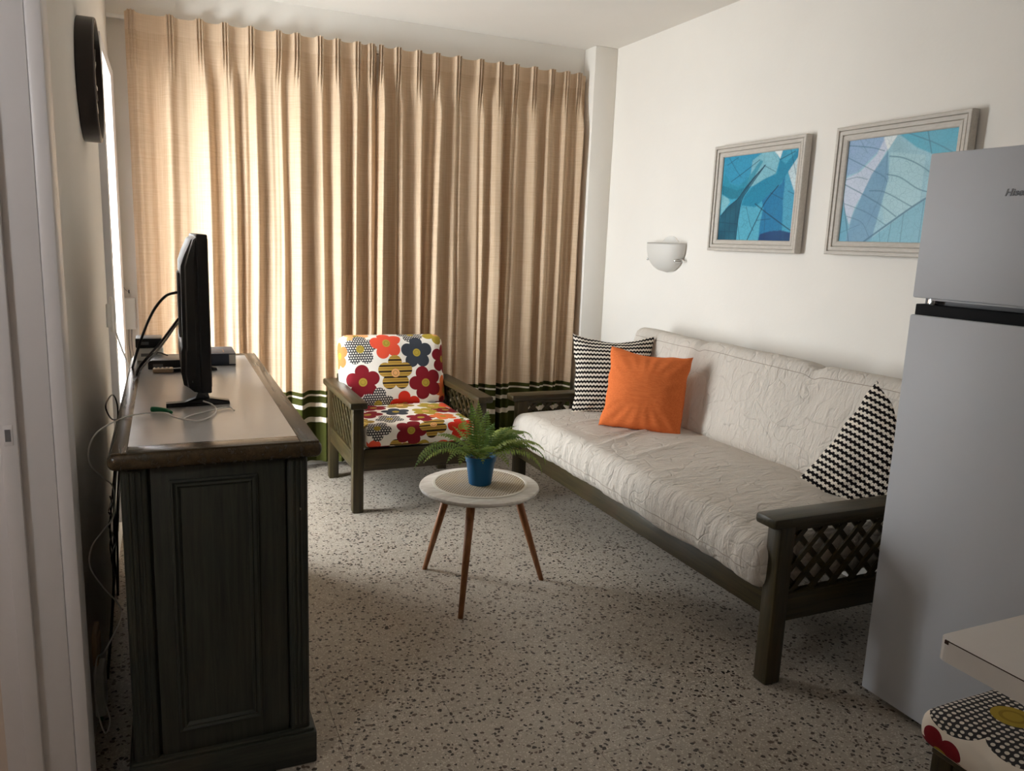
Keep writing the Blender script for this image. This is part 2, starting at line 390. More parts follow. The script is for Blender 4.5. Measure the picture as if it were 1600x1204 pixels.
PRINT['leaf_a'] = raster((64, 160, 192), [
    ((52, 150, 188), .85, [(605, 380), (840, 352), (800, 450), (760, 520), (700, 555), (650, 540), (610, 490)]),
    ((140, 194, 206), .8, [(790, 400), (860, 345), (930, 335), (950, 400), (930, 480), (860, 520), (800, 560), (750, 560), (780, 480)]),
    ((34, 140, 168), .8, [(610, 480), (650, 545), (700, 565), (770, 500), (840, 395), (856, 405), (780, 540), (730, 582), (660, 584), (598, 555)]),
    ((28, 120, 144), .85, [(596, 555), (690, 585), (742, 570), (700, 640), (640, 640), (594, 610)]),
    ((136, 194, 206), .85, [(593, 615), (640, 640), (650, 662), (588, 742)]),
    ((86, 172, 198), .9, [(725, 680), (810, 690), (840, 680), (850, 740), (840, 800), (830, 908), (688, 908), (705, 780)]),
    ((16, 116, 166), .9, [(850, 650), (900, 600), (965, 540), (985, 480), (972, 700), (962, 908), (830, 908), (840, 790), (860, 700)]),
    ((74, 160, 192), .8, [(990, 490), (1042, 580), (1038, 700), (1022, 845), (975, 800), (970, 650)]),
    ((206, 222, 226), .9, [(1000, 470), (1058, 372), (1050, 560), (1037, 606)]),
    ((20, 132, 168), .88, [(725, 680), (745, 620), (800, 555), (870, 510), (935, 485), (955, 390), (985, 425), (1056, 332), (1064, 360), (1000, 470), (960, 540), (900, 600), (850, 650), (810, 690)]),
    ((232, 238, 236), .95, [(922, 340), (972, 330), (955, 388)]),
    ((24, 82, 104), .92, [(868, 428), (800, 522), (752, 592), (722, 645), (705, 760), (690, 908), (566, 908), (585, 750), (640, 690), (700, 640), (745, 570), (800, 500)]),
    ((18, 56, 108), .9, [(828, 908), (840, 862), (900, 842), (960, 836), (1018, 850), (1018, 908)])],
    [(.006, .9, [(588, 752), (640, 690), (700, 640), (750, 570), (868, 428)]), (.006, .9, [(690, 905), (705, 760), (725, 650), (765, 580), (868, 428)]), (.007, .85, [(762, 902), (820, 770), (870, 660), (945, 555)]), (.006, .85, [(810, 670), (870, 720), (1014, 836)]),
     (.005, .7, [(655, 532), (740, 470), (835, 395)]), (.004, .6, [(640, 385), (680, 450), (720, 505)]), (.004, .6, [(625, 430), (700, 380)]), (.003, .7, [(622, 700), (616, 900)]), (.003, .7, [(655, 680), (645, 900)]), (.003, .7, [(690, 650), (682, 900)]), (.003, .7, [(580, 790), (700, 800)]),
     (.003, .7, [(576, 850), (695, 850)]), (.004, .6, [(755, 690), (780, 800), (800, 840)]), (.004, .6, [(820, 775), (900, 765)]), (.004, .6, [(700, 780), (715, 900)]), (.004, .6, [(900, 600), (970, 640)]), (.005, .7, [(955, 395), (1040, 345)]), (.004, .6, [(1015, 330), (1050, 525)]), (.004, .6, [(930, 470), (860, 430)]), (.003, .6, [(870, 700), (865, 900)]), (.004, .6, [(1000, 590), (1040, 612)]), (.004, .5, [(605, 560), (600, 660)])],
    ((605, 380), (1065, 325), (570, 905), (1015, 905)), (14, 58, 80))
PRINT['leaf_b'] = raster((150, 194, 208), [
    ((146, 172, 208), .85, [(147, 205), (320, 180), (335, 200), (290, 260), (200, 350), (138, 372)]),
    ((202, 208, 226), .85, [(330, 190), (345, 240), (300, 320), (240, 430), (190, 520), (165, 600), (128, 500), (140, 380), (210, 350), (290, 270)]),
    ((168, 206, 214), .8, [(360, 255), (520, 270), (500, 500), (340, 600), (330, 480), (353, 380)]),
    ((76, 172, 198), .85, [(395, 172), (668, 130), (655, 270), (560, 270), (480, 235)]),
    ((104, 150, 184), .85, [(348, 250), (354, 380), (330, 480), (300, 600), (280, 690), (148, 690), (180, 560), (230, 450), (270, 360), (320, 290)]),
    ((116, 178, 198), .8, [(250, 690), (480, 508), (640, 400), (615, 692)]),
    ((88, 162, 190), .8, [(126, 500), (165, 610), (150, 690), (108, 690)]),
    ((232, 236, 236), .9, [(322, 186), (392, 172), (345, 248)])],
    [(.008, .9, [(245, 682), (360, 597), (480, 506), (645, 392)]), (.004, .7, [(148, 228), (260, 235), (330, 250)]), (.004, .7, [(146, 285), (250, 330), (330, 370), (346, 395)]), (.004, .6, [(138, 388), (200, 375), (250, 385)]), (.005, .75, [(133, 410), (230, 455), (320, 505), (395, 560)]), (.005, .75, [(355, 275), (420, 283), (500, 320), (600, 400)]),
     (.005, .75, [(345, 360), (410, 375), (490, 428), (560, 450)]), (.005, .7, [(262, 438), (340, 445), (465, 512)]), (.004, .65, [(135, 500), (250, 540), (350, 602)]), (.004, .6, [(150, 560), (230, 590), (270, 660)]), (.006, .75, [(128, 475), (150, 590), (166, 683)]), (.005, .7, [(525, 155), (545, 262)]), (.003, .5, [(205, 200), (245, 262)]), (.005, .6, [(440, 168), (560, 215), (650, 268)]), (.003, .5, [(345, 245), (330, 420), (260, 600)]),
     (.003, .6, [(320, 630), (325, 685)]), (.004, .6, [(375, 590), (362, 685)]), (.004, .6, [(430, 548), (418, 686)]), (.004, .6, [(520, 482), (500, 688)]), (.003, .5, [(120, 640), (220, 600)])],
    ((147, 205), (662, 140), (112, 683), (612, 690)), (60, 108, 134))
def mk_fern():
    n = N('fern_leaf', 0.5, 0.3); r = n.rnd(); f, _ = n.noise(n.pos(), 30, 2)
    c = n.mix(n.mr(r, 0, 1), lin(88, 114, 46), lin(156, 168, 82)); c = n.mix(n.mr(f, .35, .7, 0, .35), c, lin(84, 124, 76))
    m = n.done(c)
    tl = n.new('ShaderNodeBsdfTranslucent'); n.put(tl.inputs[0], c); mx = n.new('ShaderNodeMixShader'); mx.inputs[0].default_value = .4
    n.t.links.new(n.b.outputs[0], mx.inputs[1]); n.t.links.new(tl.outputs[0], mx.inputs[2]); n.t.links.new(mx.outputs[0], n.t.nodes['Material Output'].inputs[0])
    return m
MT['fern'] = mk_fern()
MT['stem'] = plain('fern_stem', lin(70, 92, 40), 0.6)

# ------------------------------------------------------------------ geometry helpers
def link(name, me, mat=None, parent=None):
    if mat is not None and not me.materials: me.materials.append(MT[mat] if isinstance(mat, str) else mat)
    o = bpy.data.objects.new(name, me); COL.objects.link(o)
    if parent is not None: o.parent = parent
    return o
def thing(name, label, cat, loc=(0, 0, 0), rz=0.0, group=None):
    o = bpy.data.objects.new(name, None); COL.objects.link(o); o.location = loc; o.rotation_euler = (0, 0, rz)
    o.empty_display_size = 0.05
    return tag(o, label, cat, group)
def tag(o, label, cat, group=None):
    o['label'] = label; o['category'] = cat
    if group: o['group'] = group
    return o
def struct(o, label=None):
    o['kind'] = 'structure'
    if label: o['label'] = label
    return o
def bm_done(bm, name, mat, parent=None, smooth=False):
    me = bpy.data.meshes.new(name); bmesh.ops.recalc_face_normals(bm, faces=bm.faces); bm.to_mesh(me); bm.free()
    if smooth:
        for p in me.polygons: p.use_smooth = True
    return link(name, me, mat, parent)
def box(name, lo, hi, mat, parent=None, bev=0.0, seg=2, smooth=None):
    """box between two corners (in the parent's space) with rounded edges"""
    bm = bmesh.new(); bmesh.ops.create_cube(bm, size=1.0)
    lo, hi = Vector(lo), Vector(hi); c = (lo+hi)/2; d = hi-lo
    for v in bm.verts: v.co = Vector((v.co.x*d.x, v.co.y*d.y, v.co.z*d.z))
    if bev > 0: bmesh.ops.bevel(bm, geom=list(bm.edges), offset=bev, segments=seg, profile=0.5, affect='EDGES')
    o = bm_done(bm, name, mat, parent, smooth=(bev > 0 and seg > 1) if smooth is None else smooth)
    if o.data.polygons and bev > 0 and seg > 1:
        try: o.data.set_sharp_from_angle(angle=math.radians(40))
        except Exception: pass
    o.location = c
    return o
def from_py(name, vs, fs, mat, parent=None, smooth=True, uvs=None):
    me = bpy.data.meshes.new(name); me.from_pydata([tuple(v) for v in vs], [], fs); me.update()
    if uvs is not None:
        ul = me.uv_layers.new(name='UVMap')
        for lp in me.loops: ul.data[lp.index].uv = uvs[lp.vertex_index]
    if smooth:
        for p in me.polygons: p.use_smooth = True
    return link(name, me, mat, parent)
def lathe(name, prof, mat, parent=None, loc=(0, 0, 0), seg=48, rot=None, smooth_angle=35):
    vs, fs = [], []
    for (r, z) in prof:
        for k in range(seg):
            a = 2*PI*k/seg; vs.append((r*math.cos(a), r*math.sin(a), z))
    for i in range(len(prof)-1):
        for k in range(seg):
            a, b = i*seg+k, i*seg+(k+1) % seg; fs.append((a, b, b+seg, a+seg))
    me = bpy.data.meshes.new(name); me.from_pydata(vs, [], fs)
    bm = bmesh.new(); bm.from_mesh(me); bmesh.ops.remove_doubles(bm, verts=bm.verts, dist=1e-6)
    bmesh.ops.recalc_face_normals(bm, faces=bm.faces); bm.to_mesh(me); bm.free()
    for p in me.polygons: p.use_smooth = True
    me.set_sharp_from_angle(angle=math.radians(smooth_angle))
    o = link(name, me, mat, parent); o.location = loc
    if rot: o.rotation_euler = rot
    return o
def catmull(pts, n=8):
    P = [Vector(p) for p in pts]; P = [P[0]*2-P[1]]+P+[P[-1]*2-P[-2]]; out = []
    for i in range(1, len(P)-2):
        a, b, c, d = P[i-1:i+3]
        for k in range(n):
            t = k/n
            out.append(0.5*((2*b)+(c-a)*t+(2*a-5*b+4*c-d)*t*t+(3*b-a-3*c+d)*t**3))
    out.append(P[-2]); return out
def tube(name, pts, r, mat, parent=None, n=8, seg=8, r1=None, smooth=True):
    P = catmull(pts, n) if n > 1 else [Vector(p) for p in pts]
    vs, fs = [], []; up = Vector((0.13, 0.21, 1)).normalized()
    for i, p in enumerate(P):
        t = (P[min(i+1, len(P)-1)]-P[max(i-1, 0)]).normalized()
        a = up-t*up.dot(t)
        if a.length < 1e-4: a = Vector((1, 0, 0))-t*t.x
        a.normalize(); b = t.cross(a); up = a
        rr_ = r if r1 is None else r+(r1-r)*i/(len(P)-1)
        for k in range(seg):
            q = 2*PI*k/seg; vs.append(p+(a*math.cos(q)+b*math.sin(q))*rr_)
    m = len(P)
    for i in range(m-1):
        for k in range(seg):
            x, y = i*seg+k, i*seg+(k+1) % seg; fs.append((x, y, y+seg, x+seg))
    fs.append(tuple(range(seg))[::-1]); fs.append(tuple((m-1)*seg+k for k in range(seg)))
    return from_py(name, vs, fs, mat, parent, smooth)
def cushion(name, size, r, mat, parent=None, n=26, bulge=0.0, deform=None, pow_=1.0):
    """soft block centred on the origin; bulge swells top and bottom; uv in metres, unfolded from the top face"""
    hx, hy, hz = size[0]/2, size[1]/2, size[2]/2
    def ax(h, cnt):
        L = [-h+r*(1-math.cos(PI/2*k/4)) for k in range(4)]
        m = max(2, int(cnt)); L += [-h+r+(2*h-2*r)*k/m for k in range(m+1)]
        L += [h-r*(1-math.cos(PI/2*k/4)) for k in (3, 2, 1, 0)]
        return L
    big = max(hx, hy, hz); X, Y, Z = ax(hx, n*hx/big), ax(hy, n*hy/big), ax(hz, max(2, n*hz/big))
    bm = bmesh.new(); lay = bm.loops.layers.uv.new('UVMap')
    def face_grid(A, B, mk, uvf, flip):
        V = [[bm.verts.new(mk(a, b)) for b in B] for a in A]
        for i in range(len(A)-1):
            for j in range(len(B)-1):
                q = [(i, j), (i+1, j), (i+1, j+1), (i, j+1)]
                if flip: q = q[::-1]
                f = bm.faces.new([V[x][y] for x, y in q])
                for lp, (x, y) in zip(f.loops, q): lp[lay].uv = uvf(A[x], B[y])
    face_grid(X, Y, lambda a, b: (a, b, hz), lambda a, b: (a, b), False)
    face_grid(X, Y, lambda a, b: (a, b, -hz), lambda a, b: (a, b+.3), True)
    face_grid(X, Z, lambda a, b: (a, -hy, b), lambda a, b: (a, -hy+(b-hz)), False)
    face_grid(X, Z, lambda a, b: (a, hy, b), lambda a, b: (a, hy-(b-hz)), True)
    face_grid(Y, Z, lambda a, b: (-hx, a, b), lambda a, b: (-hx+(b-hz), a), True)
    face_grid(Y, Z, lambda a, b: (hx, a, b), lambda a, b: (hx-(b-hz), a), False)
    bmesh.ops.remove_doubles(bm, verts=bm.verts, dist=1e-5)
    for v in bm.verts:
        p = v.co.copy()
        inn = Vector((max(-hx+r, min(hx-r, p.x)), max(-hy+r, min(hy-r, p.y)), max(-hz+r, min(hz-r, p.z))))
        d = p-inn
        if d.length > 1e-7: p = inn+d.normalized()*r
        if bulge:
            u, w_ = min(1, abs(p.x/hx)), min(1, abs(p.y/hy))
            p.z += bulge*(1-u**2.5)*(1-w_**2.5)*(p.z/hz)
        if deform: p = deform(p)
        v.co = p
    me = bpy.data.meshes.new(name); bm.to_mesh(me); bm.free()
    for q in me.polygons: q.use_smooth = True
    return link(name, me, mat, parent)
def pillow(name, W, H, T, mat, parent=None, n=30, seed=0, pinch=0.06, wr=0.004, sag=0.0):
    """square scatter cushion in the local xz plane, facing -y; corners stay sharp, edges are pulled in"""
    vs, fs, uvs = [], [], []
    for side in (1, -1):
        base = len(vs)
        for j in range(n+1):
            for i in range(n+1):
                u, v = -1+2*i/n, -1+2*j/n
                u, v = math.sin(u*PI/2)*.35+u*.65, math.sin(v*PI/2)*.35+v*.65
                x = W/2*u*(1-pinch*(1-v*v)*abs(u)**3); z = H/2*v*(1-pinch*(1-u*u)*abs(v)**3)
                ed = .010*noise.noise(Vector((u*3+seed, v*3, 2.2)))
                x += ed*abs(u)**4; z += ed*.8*abs(v)**4
                if v > 0: z -= sag*H*(1-abs(u)**1.6)*v**2
                t = T/2*(max(0, 1-u*u)**.55)*(max(0, 1-v*v)**.55)
                q = Vector((x*9, z*9, seed*3.7+side*5))
                e = (1-max(abs(u), abs(v))**4)
                rad = max(abs(u), abs(v)); ang = math.atan2(v, u)
                t += wr*noise.noise(q)*e*3 + wr*1.8*math.sin(ang*19+seed+3*noise.noise(q*.5))*(rad**3)*(1-rad)*4.0
                vs.append((x, -side*t, z)); uvs.append((W/2*u, H/2*v))
        for j in range(n):
            for i in range(n):
                a = base+j*(n+1)+i; q = (a, a+1, a+n+2, a+n+1); fs.append(q if side == 1 else q[::-1])
    me = bpy.data.meshes.new(name); me.from_pydata(vs, [], fs); ul = me.uv_layers.new(name='UVMap')
    for lp in me.loops: ul.data[lp.index].uv = uvs[lp.vertex_index]
    bm = bmesh.new(); bm.from_mesh(me); bmesh.ops.remove_doubles(bm, verts=bm.verts, dist=1e-4); bm.to_mesh(me); bm.free()
    for p in me.polygons: p.use_smooth = True
    return link(name, me, mat, parent)
def clip_slat(c, d, lo, hi):
    """clip the line c+t*d to a rectangle, return both ends"""
    t0, t1 = -9.0, 9.0
    for k in (0, 1):
        if abs(d[k]) < 1e-9: continue
        a, b = (lo[k]-c[k])/d[k], (hi[k]-c[k])/d[k]
        t0, t1 = max(t0, min(a, b)), min(t1, max(a, b))
    return (t0, t1)
def lattice(parent, plane, fixed, lo, hi, step, wd, th, mat):
    """two crossing layers of diagonal slats inside a rectangle; plane 'x' = slats lie in the yz plane, 'y' = in xz"""
    cx, cz = (lo[0]+hi[0])/2, (lo[1]+hi[1])/2; span = (hi[0]-lo[0])+(hi[1]-lo[1])
    for layer, sg in ((0, 1), (1, -1)):
        d = (math.sqrt(.5), sg*math.sqrt(.5)); nrm = (-d[1], d[0])
        k = -int(span/step)
        while k*step < span:
            c = (cx+nrm[0]*k*step, cz+nrm[1]*k*step); k += 1
            t0, t1 = clip_slat(c, d, lo, hi)
            if t1-t0 < .03: continue
            A = []
            for t in (t0, t1):
                for e in (-wd/2, wd/2): A.append((c[0]+d[0]*t+nrm[0]*e, c[1]+d[1]*t+nrm[1]*e))
            A = [(max(lo[0]-.008, min(hi[0]+.008, a)), max(lo[1]-.008, min(hi[1]+.008, b))) for a, b in A]
            f0 = fixed+(0 if layer == 0 else th); f1 = f0+th
            pt = (lambda f, a, b: (f, a, b)) if plane == 'x' else (lambda f, a, b: (a, f, b))
            vs = [pt(f, a, b) for f in (f0, f1) for a, b in (A[0], A[1], A[3], A[2])]
            bm = bmesh.new(); V = [bm.verts.new(v) for v in vs]
            for q in ((0, 1, 2, 3), (4, 5, 6, 7), (0, 1, 5, 4), (1, 2, 6, 5), (2, 3, 7, 6), (3, 0, 4, 7)): bm.faces.new([V[i] for i in q])
            bm_done(bm, 'lattice_slat', mat, parent)

# ------------------------------------------------------------------ room shell
TS = 0.345; TX0, TY0 = 0.762, 2.067
fl_base = struct(box('floor', (KX-.1, YR-.1, -.12), (XR+.12, YB+.12, -.006), 'grout'), 'grey terrazzo tile floor')
tile_me = None
ix0, ix1 = math.floor((XL-.0-TX0)/TS), math.ceil((XR-TX0)/TS); iy0, iy1 = math.floor((0.35-TY0)/TS), math.ceil((YB-TY0)/TS)
def tile(x0, x1, y0, y1, me=None):
    g = 0.0005
    if me is None:
        o = box('tile', (x0+g, y0+g, -.012), (x1-g, y1-g, 0), 'terrazzo', fl_base, bev=.0004, seg=1)
        o.location = o.location-fl_base.location; return o
    o = bpy.data.objects.new('tile', me); COL.objects.link(o); o.parent = fl_base
    o.location = Vector(((x0+x1)/2, (y0+y1)/2, -.006))-fl_base.location; return o
for iy in range(iy0, iy1):
    for ix in range(ix0, ix1):
        x0, y0 = TX0+ix*TS, TY0+iy*TS; x1, y1 = x0+TS, y0+TS
        cx0, cx1, cy0, cy1 = max(x0, XL), min(x1, XR), max(y0, -9), min(y1, YB)
        if cx1-cx0 < .02 or cy1-cy0 < .02: continue
        full = (cx1-cx0 > TS-1e-5 and cy1-cy0 > TS-1e-5)
        if full and tile_me is not None: tile(x0, x1, y0, y1, tile_me)
        else:
            o = tile(cx0, cx1, cy0, cy1)
            if full: tile_me = o.data
ylow = TY0+iy0*TS
o = box('tiled_strip', (KX, YR, -.012), (XR, ylow, 0), 'terrazzo', fl_base); o.location -= fl_base.location
o = box('tiled_strip', (KX, ylow, -.012), (XL, 2.0, 0), 'terrazzo', fl_base); o.location -= fl_base.location
struct(box('ceiling', (KX-.1, YR-.1, ZC), (XR+.12, YB+.12, ZC+.12), 'ceil'), 'off-white plaster ceiling')
struct(box('wall_right', (XR, YR-.1, 0), (XR+.12, YB+.12, ZC), 'wall'), 'white plaster wall behind the sofa')
struct(box('wall_back', (XL-.13, YB, 0), (XR, YB+.12, ZC), 'wall'), 'white plaster wall behind the curtains')
struct(box('trim_1', (2.65, 4.75, 0), (XR, YB, ZC), 'wall', bev=.006), 'plaster pillar in the back corner')
struct(box('wall_rear', (KX-.1, YR-.1, 0), (XR+.12, YR, ZC), 'wall'))
WT = 0.13
wl = struct(box('wall_left', (XL-WT, 1.92, 0), (XL, WY0, ZC), 'wall'), 'white plaster wall behind the sideboard')
for lo, hi in (((XL-WT, WY0, 0), (XL, WY1, WZ0)), ((XL-WT, WY0, WZ1), (XL, WY1, ZC)), ((XL-WT, WY1, 0), (XL, YB, ZC)),
               ((XL-WT, DY0, DZ1), (XL, 1.92, ZC)), ((XL-WT, YR, 0), (XL, DY0, ZC))):
    o = box('wall_section', lo, hi, 'wall', wl); o.location -= wl.location
struct(box('wall_side_room', (KX, 1.98, 0), (XL-WT, 2.1, ZC), 'side'), 'pinkish wall seen through the doorway')
wsf = struct(box('wall_side_room_far', (KX-.1, SWY1, 0), (KX, 2.1, ZC), 'side'))
for lo, hi in (((KX-.1, YR, 0), (KX, SWY0, ZC)), ((KX-.1, SWY0, 0), (KX, SWY1, SWZ0)), ((KX-.1, SWY0, SWZ1), (KX, SWY1, ZC))):
    o = box('wall_section', lo, hi, 'side', wsf); o.location -= wsf.location
# doorway lining at the left edge
dr = bpy.data.objects.new('door_1', None); COL.objects.link(dr); dr.location = (-.27, 1.9, 0); struct(dr, 'white painted door frame at the left edge')
def dbox(nm, lo, hi, m, bev=.002):
    o = box(nm, lo, hi, m, dr, bev); o.location -= dr.location; return o
dbox('jamb', (-.372, 1.897, 0), (-.2365, 1.919, DZ1), 'white_paint')
jr = dbox('jamb_rebate', (-.332, 1.880, 0), (-.300, 1.899, DZ1), 'white_paint')
dbox('casing', (-.236, 1.893, 0), (-.205, 1.995, DZ1+.08), 'white_paint', .006)
dbox('casing', (-.236, DY0-.09, 0), (-.205, DY0, DZ1+.08), 'white_paint', .006)
dbox('casing', (-.236, DY0, DZ1), (-.205, 1.897, DZ1+.08), 'white_paint', .006)
dbox('jamb', (-.372, DY0+.001, 0), (-.2365, DY0+.02, DZ1), 'white_paint')
p = at(15, 680, 1, 1.88)
pz = p.z
sp = dbox('strike_plate', (-.326, 1.8785, pz-.022), (-.308, 1.8805, pz+.022), 'white_paint', .0005)
dbox('strike_hole', (-.322, 1.8775, pz-.013), (-.312, 1.8787, pz+.013), 'grey_plastic', 0)
# window in the left wall
wn = bpy.data.objects.new('window_1', None); COL.objects.link(wn); wn.location = (XL, (WY0+WY1)/2, WZ0); struct(wn, 'bright window with white frame in the left wall')
def wbox(nm, lo, hi, m, bev=.003):
    o = box(nm, lo, hi, m, wn, bev); o.location -= wn.location; return o
wbox('window_frame', (XL-.10, WY0, WZ0), (XL+.028, WY0+.07, WZ1), 'white_paint')
wbox('window_frame', (XL-.10, WY1-GX, WZ0), (XL+.028, WY1, WZ1), 'white_paint')
wbox('window_frame', (XL-.10, WY0+.07, WZ1-.06), (XL+.028, WY1-GX, WZ1), 'white_paint')
wbox('window_frame', (XL-.10, WY0+.07, WZ0), (XL+.028, WY1-GX, WZ0+.06), 'white_paint')
wbox('pane', (XL-.06, WY0+.07, WZ0+.06), (XL-.055, WY1-GX, WZ1-.06), 'pane', 0)

# ------------------------------------------------------------------ curtains
rail = box('curtain_rail', (XL+.002, 4.855, 2.535), (2.648, 4.885, 2.556), 'white_plastic', bev=.003)
tag(rail, 'thin white curtain rail along the back wall', 'curtain rail')
CY = 4.825
def curtain(name, pleats_px, x_lo, x_hi, seed, label):
    rnd = random.Random(seed)
    pl_ = [at(q, 60, 1, CY).x for q in pleats_px]
    edges = [x_lo]+[(a+b)/2 for a, b in zip(pl_[:-1], pl_[1:])]+[x_hi]
    cells = []
    for i, pc in enumerate(pl_):
        cells.append(dict(a=edges[i], b=edges[i+1], c=pc, A=rnd.uniform(.034, .078), sk=rnd.uniform(-.20, .02), h=rnd.uniform(-.020, .020), dr=rnd.uniform(-.03, .03), ph=rnd.uniform(0, 6.28), sp=rnd.random() < .35))
    nx = int((x_hi-x_lo)/.0042); zs = [2.572-.004*k for k in range(30)]
    z = zs[-1]
    while z > .05: z -= .035; zs.append(max(z, .028))
    ztop = 2.572
    vs, fs = [], []
    for zi, z in enumerate(zs):
        dn = min(1.0, max(0.0, (ztop-z-.075)/.30)); dn = dn*dn*(3-2*dn)
        low = (ztop-z)/2.5
        for k in range(nx+1):
            x = x_lo+(x_hi-x_lo)*k/nx
            for ce in cells:
                if x <= ce['b'] or ce is cells[-1]: break
            t = (x-ce['a'])/(ce['b']-ce['a']); t = min(1, max(0, t))
            tc = (ce['c']-ce['a'])/(ce['b']-ce['a'])
            d = x-ce['c']
            # pinched heading: three narrow fingers at each pleat
            pin = sum(math.exp(-((d-q)/.0050)**2) for q in (-.015, 0, .015))*.034 + math.exp(-(d/.032)**2)*.016
            body = ce['A']*(.5-.5*math.cos(2*PI*(t+ce['sk']*math.sin(PI*t)))) + ce['h']*math.sin(2*PI*t*2+ce['ph'])*math.sin(PI*t)
            if ce['sp']: body -= ce['A']*.75*math.exp(-((t-tc-.05)/.10)**2)*(0.6+.4*low)
            body *= .85+.35*low
            wob = .016*noise.noise(Vector((x*5, z*1.1, seed)))*dn + .004*noise.noise(Vector((x*20, z*2.5, seed+3)))*dn
            y = CY+.028-(pin*(1-dn)+body*dn+wob)
            if z > 2.486: y -= .0016
            xx = x+ce['dr']*low*math.sin(PI*t)*dn + .022*noise.noise(Vector((x*2.3, z*.8, seed+9)))*dn*math.sin(PI*min(1, max(0, (x-x_lo)/(x_hi-x_lo))))
            zz = z
            if zi == 0: zz = z+.009*math.exp(-(d/.025)**2)
            vs.append((xx, y, zz))
    W = nx+1
    for i in range(len(zs)-1):
        for k in range(nx): fs.append((i*W+k, (i+1)*W+k, (i+1)*W+k+1, i*W+k+1))
    root = Vector(((x_lo+x_hi)/2, CY, .028))
    o = from_py(name, [Vector(v)-root for v in vs], fs, 'curtain'); o.location = root
    return tag(o, label, 'curtain', 'curtains on the back wall')
xm = at(590, 60, 1, CY).x
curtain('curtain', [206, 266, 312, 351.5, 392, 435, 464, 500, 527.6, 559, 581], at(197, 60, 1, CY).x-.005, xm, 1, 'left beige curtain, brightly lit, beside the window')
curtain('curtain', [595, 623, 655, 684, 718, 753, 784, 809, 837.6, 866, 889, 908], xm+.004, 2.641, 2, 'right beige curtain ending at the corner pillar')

# ------------------------------------------------------------------ things on the right wall
def picture(yc, zc, W, Hh, mat, label):
    root = thing('framed_picture', label, 'picture', (XR-.011, yc, zc-Hh/2), 0, 'framed leaf pictures')
    for yy in (-1, 1):
        for zz in (.04, Hh-.04): box('wall_bumper', (-.001, yy*(W/2-.03)-.01, zz-.01), (.011, yy*(W/2-.03)+.01, zz+.01), 'grey_plastic', root, .002)
    # moulding profile: (inward offset, height off the wall)
    prof = [(0, 0), (0, .030), (.003, .034), (.015, .034), (.0165, .024), (.019, .024), (.0205, .031), (.034, .030), (.0355, .020), (.038, .020), (.0395, .027), (.056, .022), (.060, .018), (.060, .004)]
    for sd in range(4):
        vs, fs = [], []
        for (i_, h) in prof:
            hy, hz = W/2-i_, Hh/2-i_
            q = [(-hy, -hz), (hy, -hz), (hy, hz), (-hy, hz)]
            for e in (q[sd], q[(sd+1) % 4]): vs.append((-h*1.1, e[0], e[1]+Hh/2))
        for k in range(len(prof)-1): fs.append((2*k, 2*k+1, 2*k+3, 2*k+2))
        bm = bmesh.new(); V = [bm.verts.new(v) for v in vs]
        for f in fs: bm.faces.new([V[i] for i in f])
        bm.faces.new([V[0], V[1], V[-1], V[-2]])
        bm_done(bm, 'frame_side', 'frame', root)
    hy, hz = W/2-.058, Hh/2-.058
    # seen from the room, left is +y
    img, nx, ny = PRINT[mat]
    vs = [(-.014, hy-2*hy*i/(nx-1), Hh/2-hz+2*hz*j/(ny-1)) for j in range(ny) for i in range(nx)]
    uvs = [(i/(nx-1), j/(ny-1)) for j in range(ny) for i in range(nx)]
    fs = [(j*nx+i, j*nx+i+1, (j+1)*nx+i+1, (j+1)*nx+i) for j in range(ny-1) for i in range(nx-1)]
    po = from_py('print', vs, fs, mat, root, False, uvs)
    ca = po.data.color_attributes.new('print', 'FLOAT_COLOR', 'POINT')
    ca.data.foreach_set('color', np.concatenate([img.reshape(-1, 3), np.ones((nx*ny, 1))], 1).astype(np.float32).ravel())
    o = box('backing_board', (-.012, -hy, Hh/2-hz), (-.002, hy, Hh/2+hz), 'gold', root)
    return root
picture(3.243, 1.730, .672, .556, 'leaf_a', 'deep teal leaf picture in grey frame, nearer the wall lamp')
picture(2.402, 1.733, .650, .556, 'leaf_b', 'pale blue leaf picture in grey frame, partly hidden by the fridge')
# wall lamp
wlp = thing('wall_lamp', 'frosted glass half-bowl wall lamp with chrome clips', 'wall lamp', (XR, 4.0, 1.31))
vs, fs = [], []
nu, nv = 28, 16
for shell in (0, 1):
    for j in range(nv+1):
        f = j/nv; z = .175*f; rr_ = (1-(1-f)**2.5)**.5
        for i in range(nu+1):
            a = PI*i/nu
            rad = rr_*(1-.02*shell)
            vs.append((-.008-.105*rad*math.sin(a)**.9 if 0 < a < PI else -.008, .172*rad*math.cos(a), z+.003*shell))
W = nu+1
for sh in (0, 1):
    b = sh*(nv+1)*W
    for j in range(nv):
        for i in range(nu):
            q = (b+j*W+i, b+j*W+i+1, b+(j+1)*W+i+1, b+(j+1)*W+i); fs.append(q if sh else q[::-1])
t0 = nv*W; t1 = (nv+1)*W+nv*W
for i in range(nu): fs.append((t0+i, t0+i+1, t1+i+1, t1+i))
from_py('glass_bowl', vs, fs, 'frost', wlp)
lathe('back_plate', [(0, .0), (.105, 0), (.105, .006), (.09, .018), (.0, .026)], 'white_plastic', wlp, (-.0005, -.01, .115), rot=(0, -PI/2, 0))
for sy in (-1, 1):
    tube('clip', [(-.004, sy*.166, .072), (-.02, sy*.176, .072), (-.045, sy*.166, .073), (-.062, sy*.140, .074), (-.05, sy*.150, .080), (-.02, sy*.170, .078)], .006, 'chrome', wlp, 5)
    lathe('clip_knob', [(0, 0), (.008, 0), (.008, .014), (.006, .016), (0, .016)], 'chrome', wlp, (-.006, sy*.164, .072), seg=20, rot=(sy*-PI/2, 0, 0))

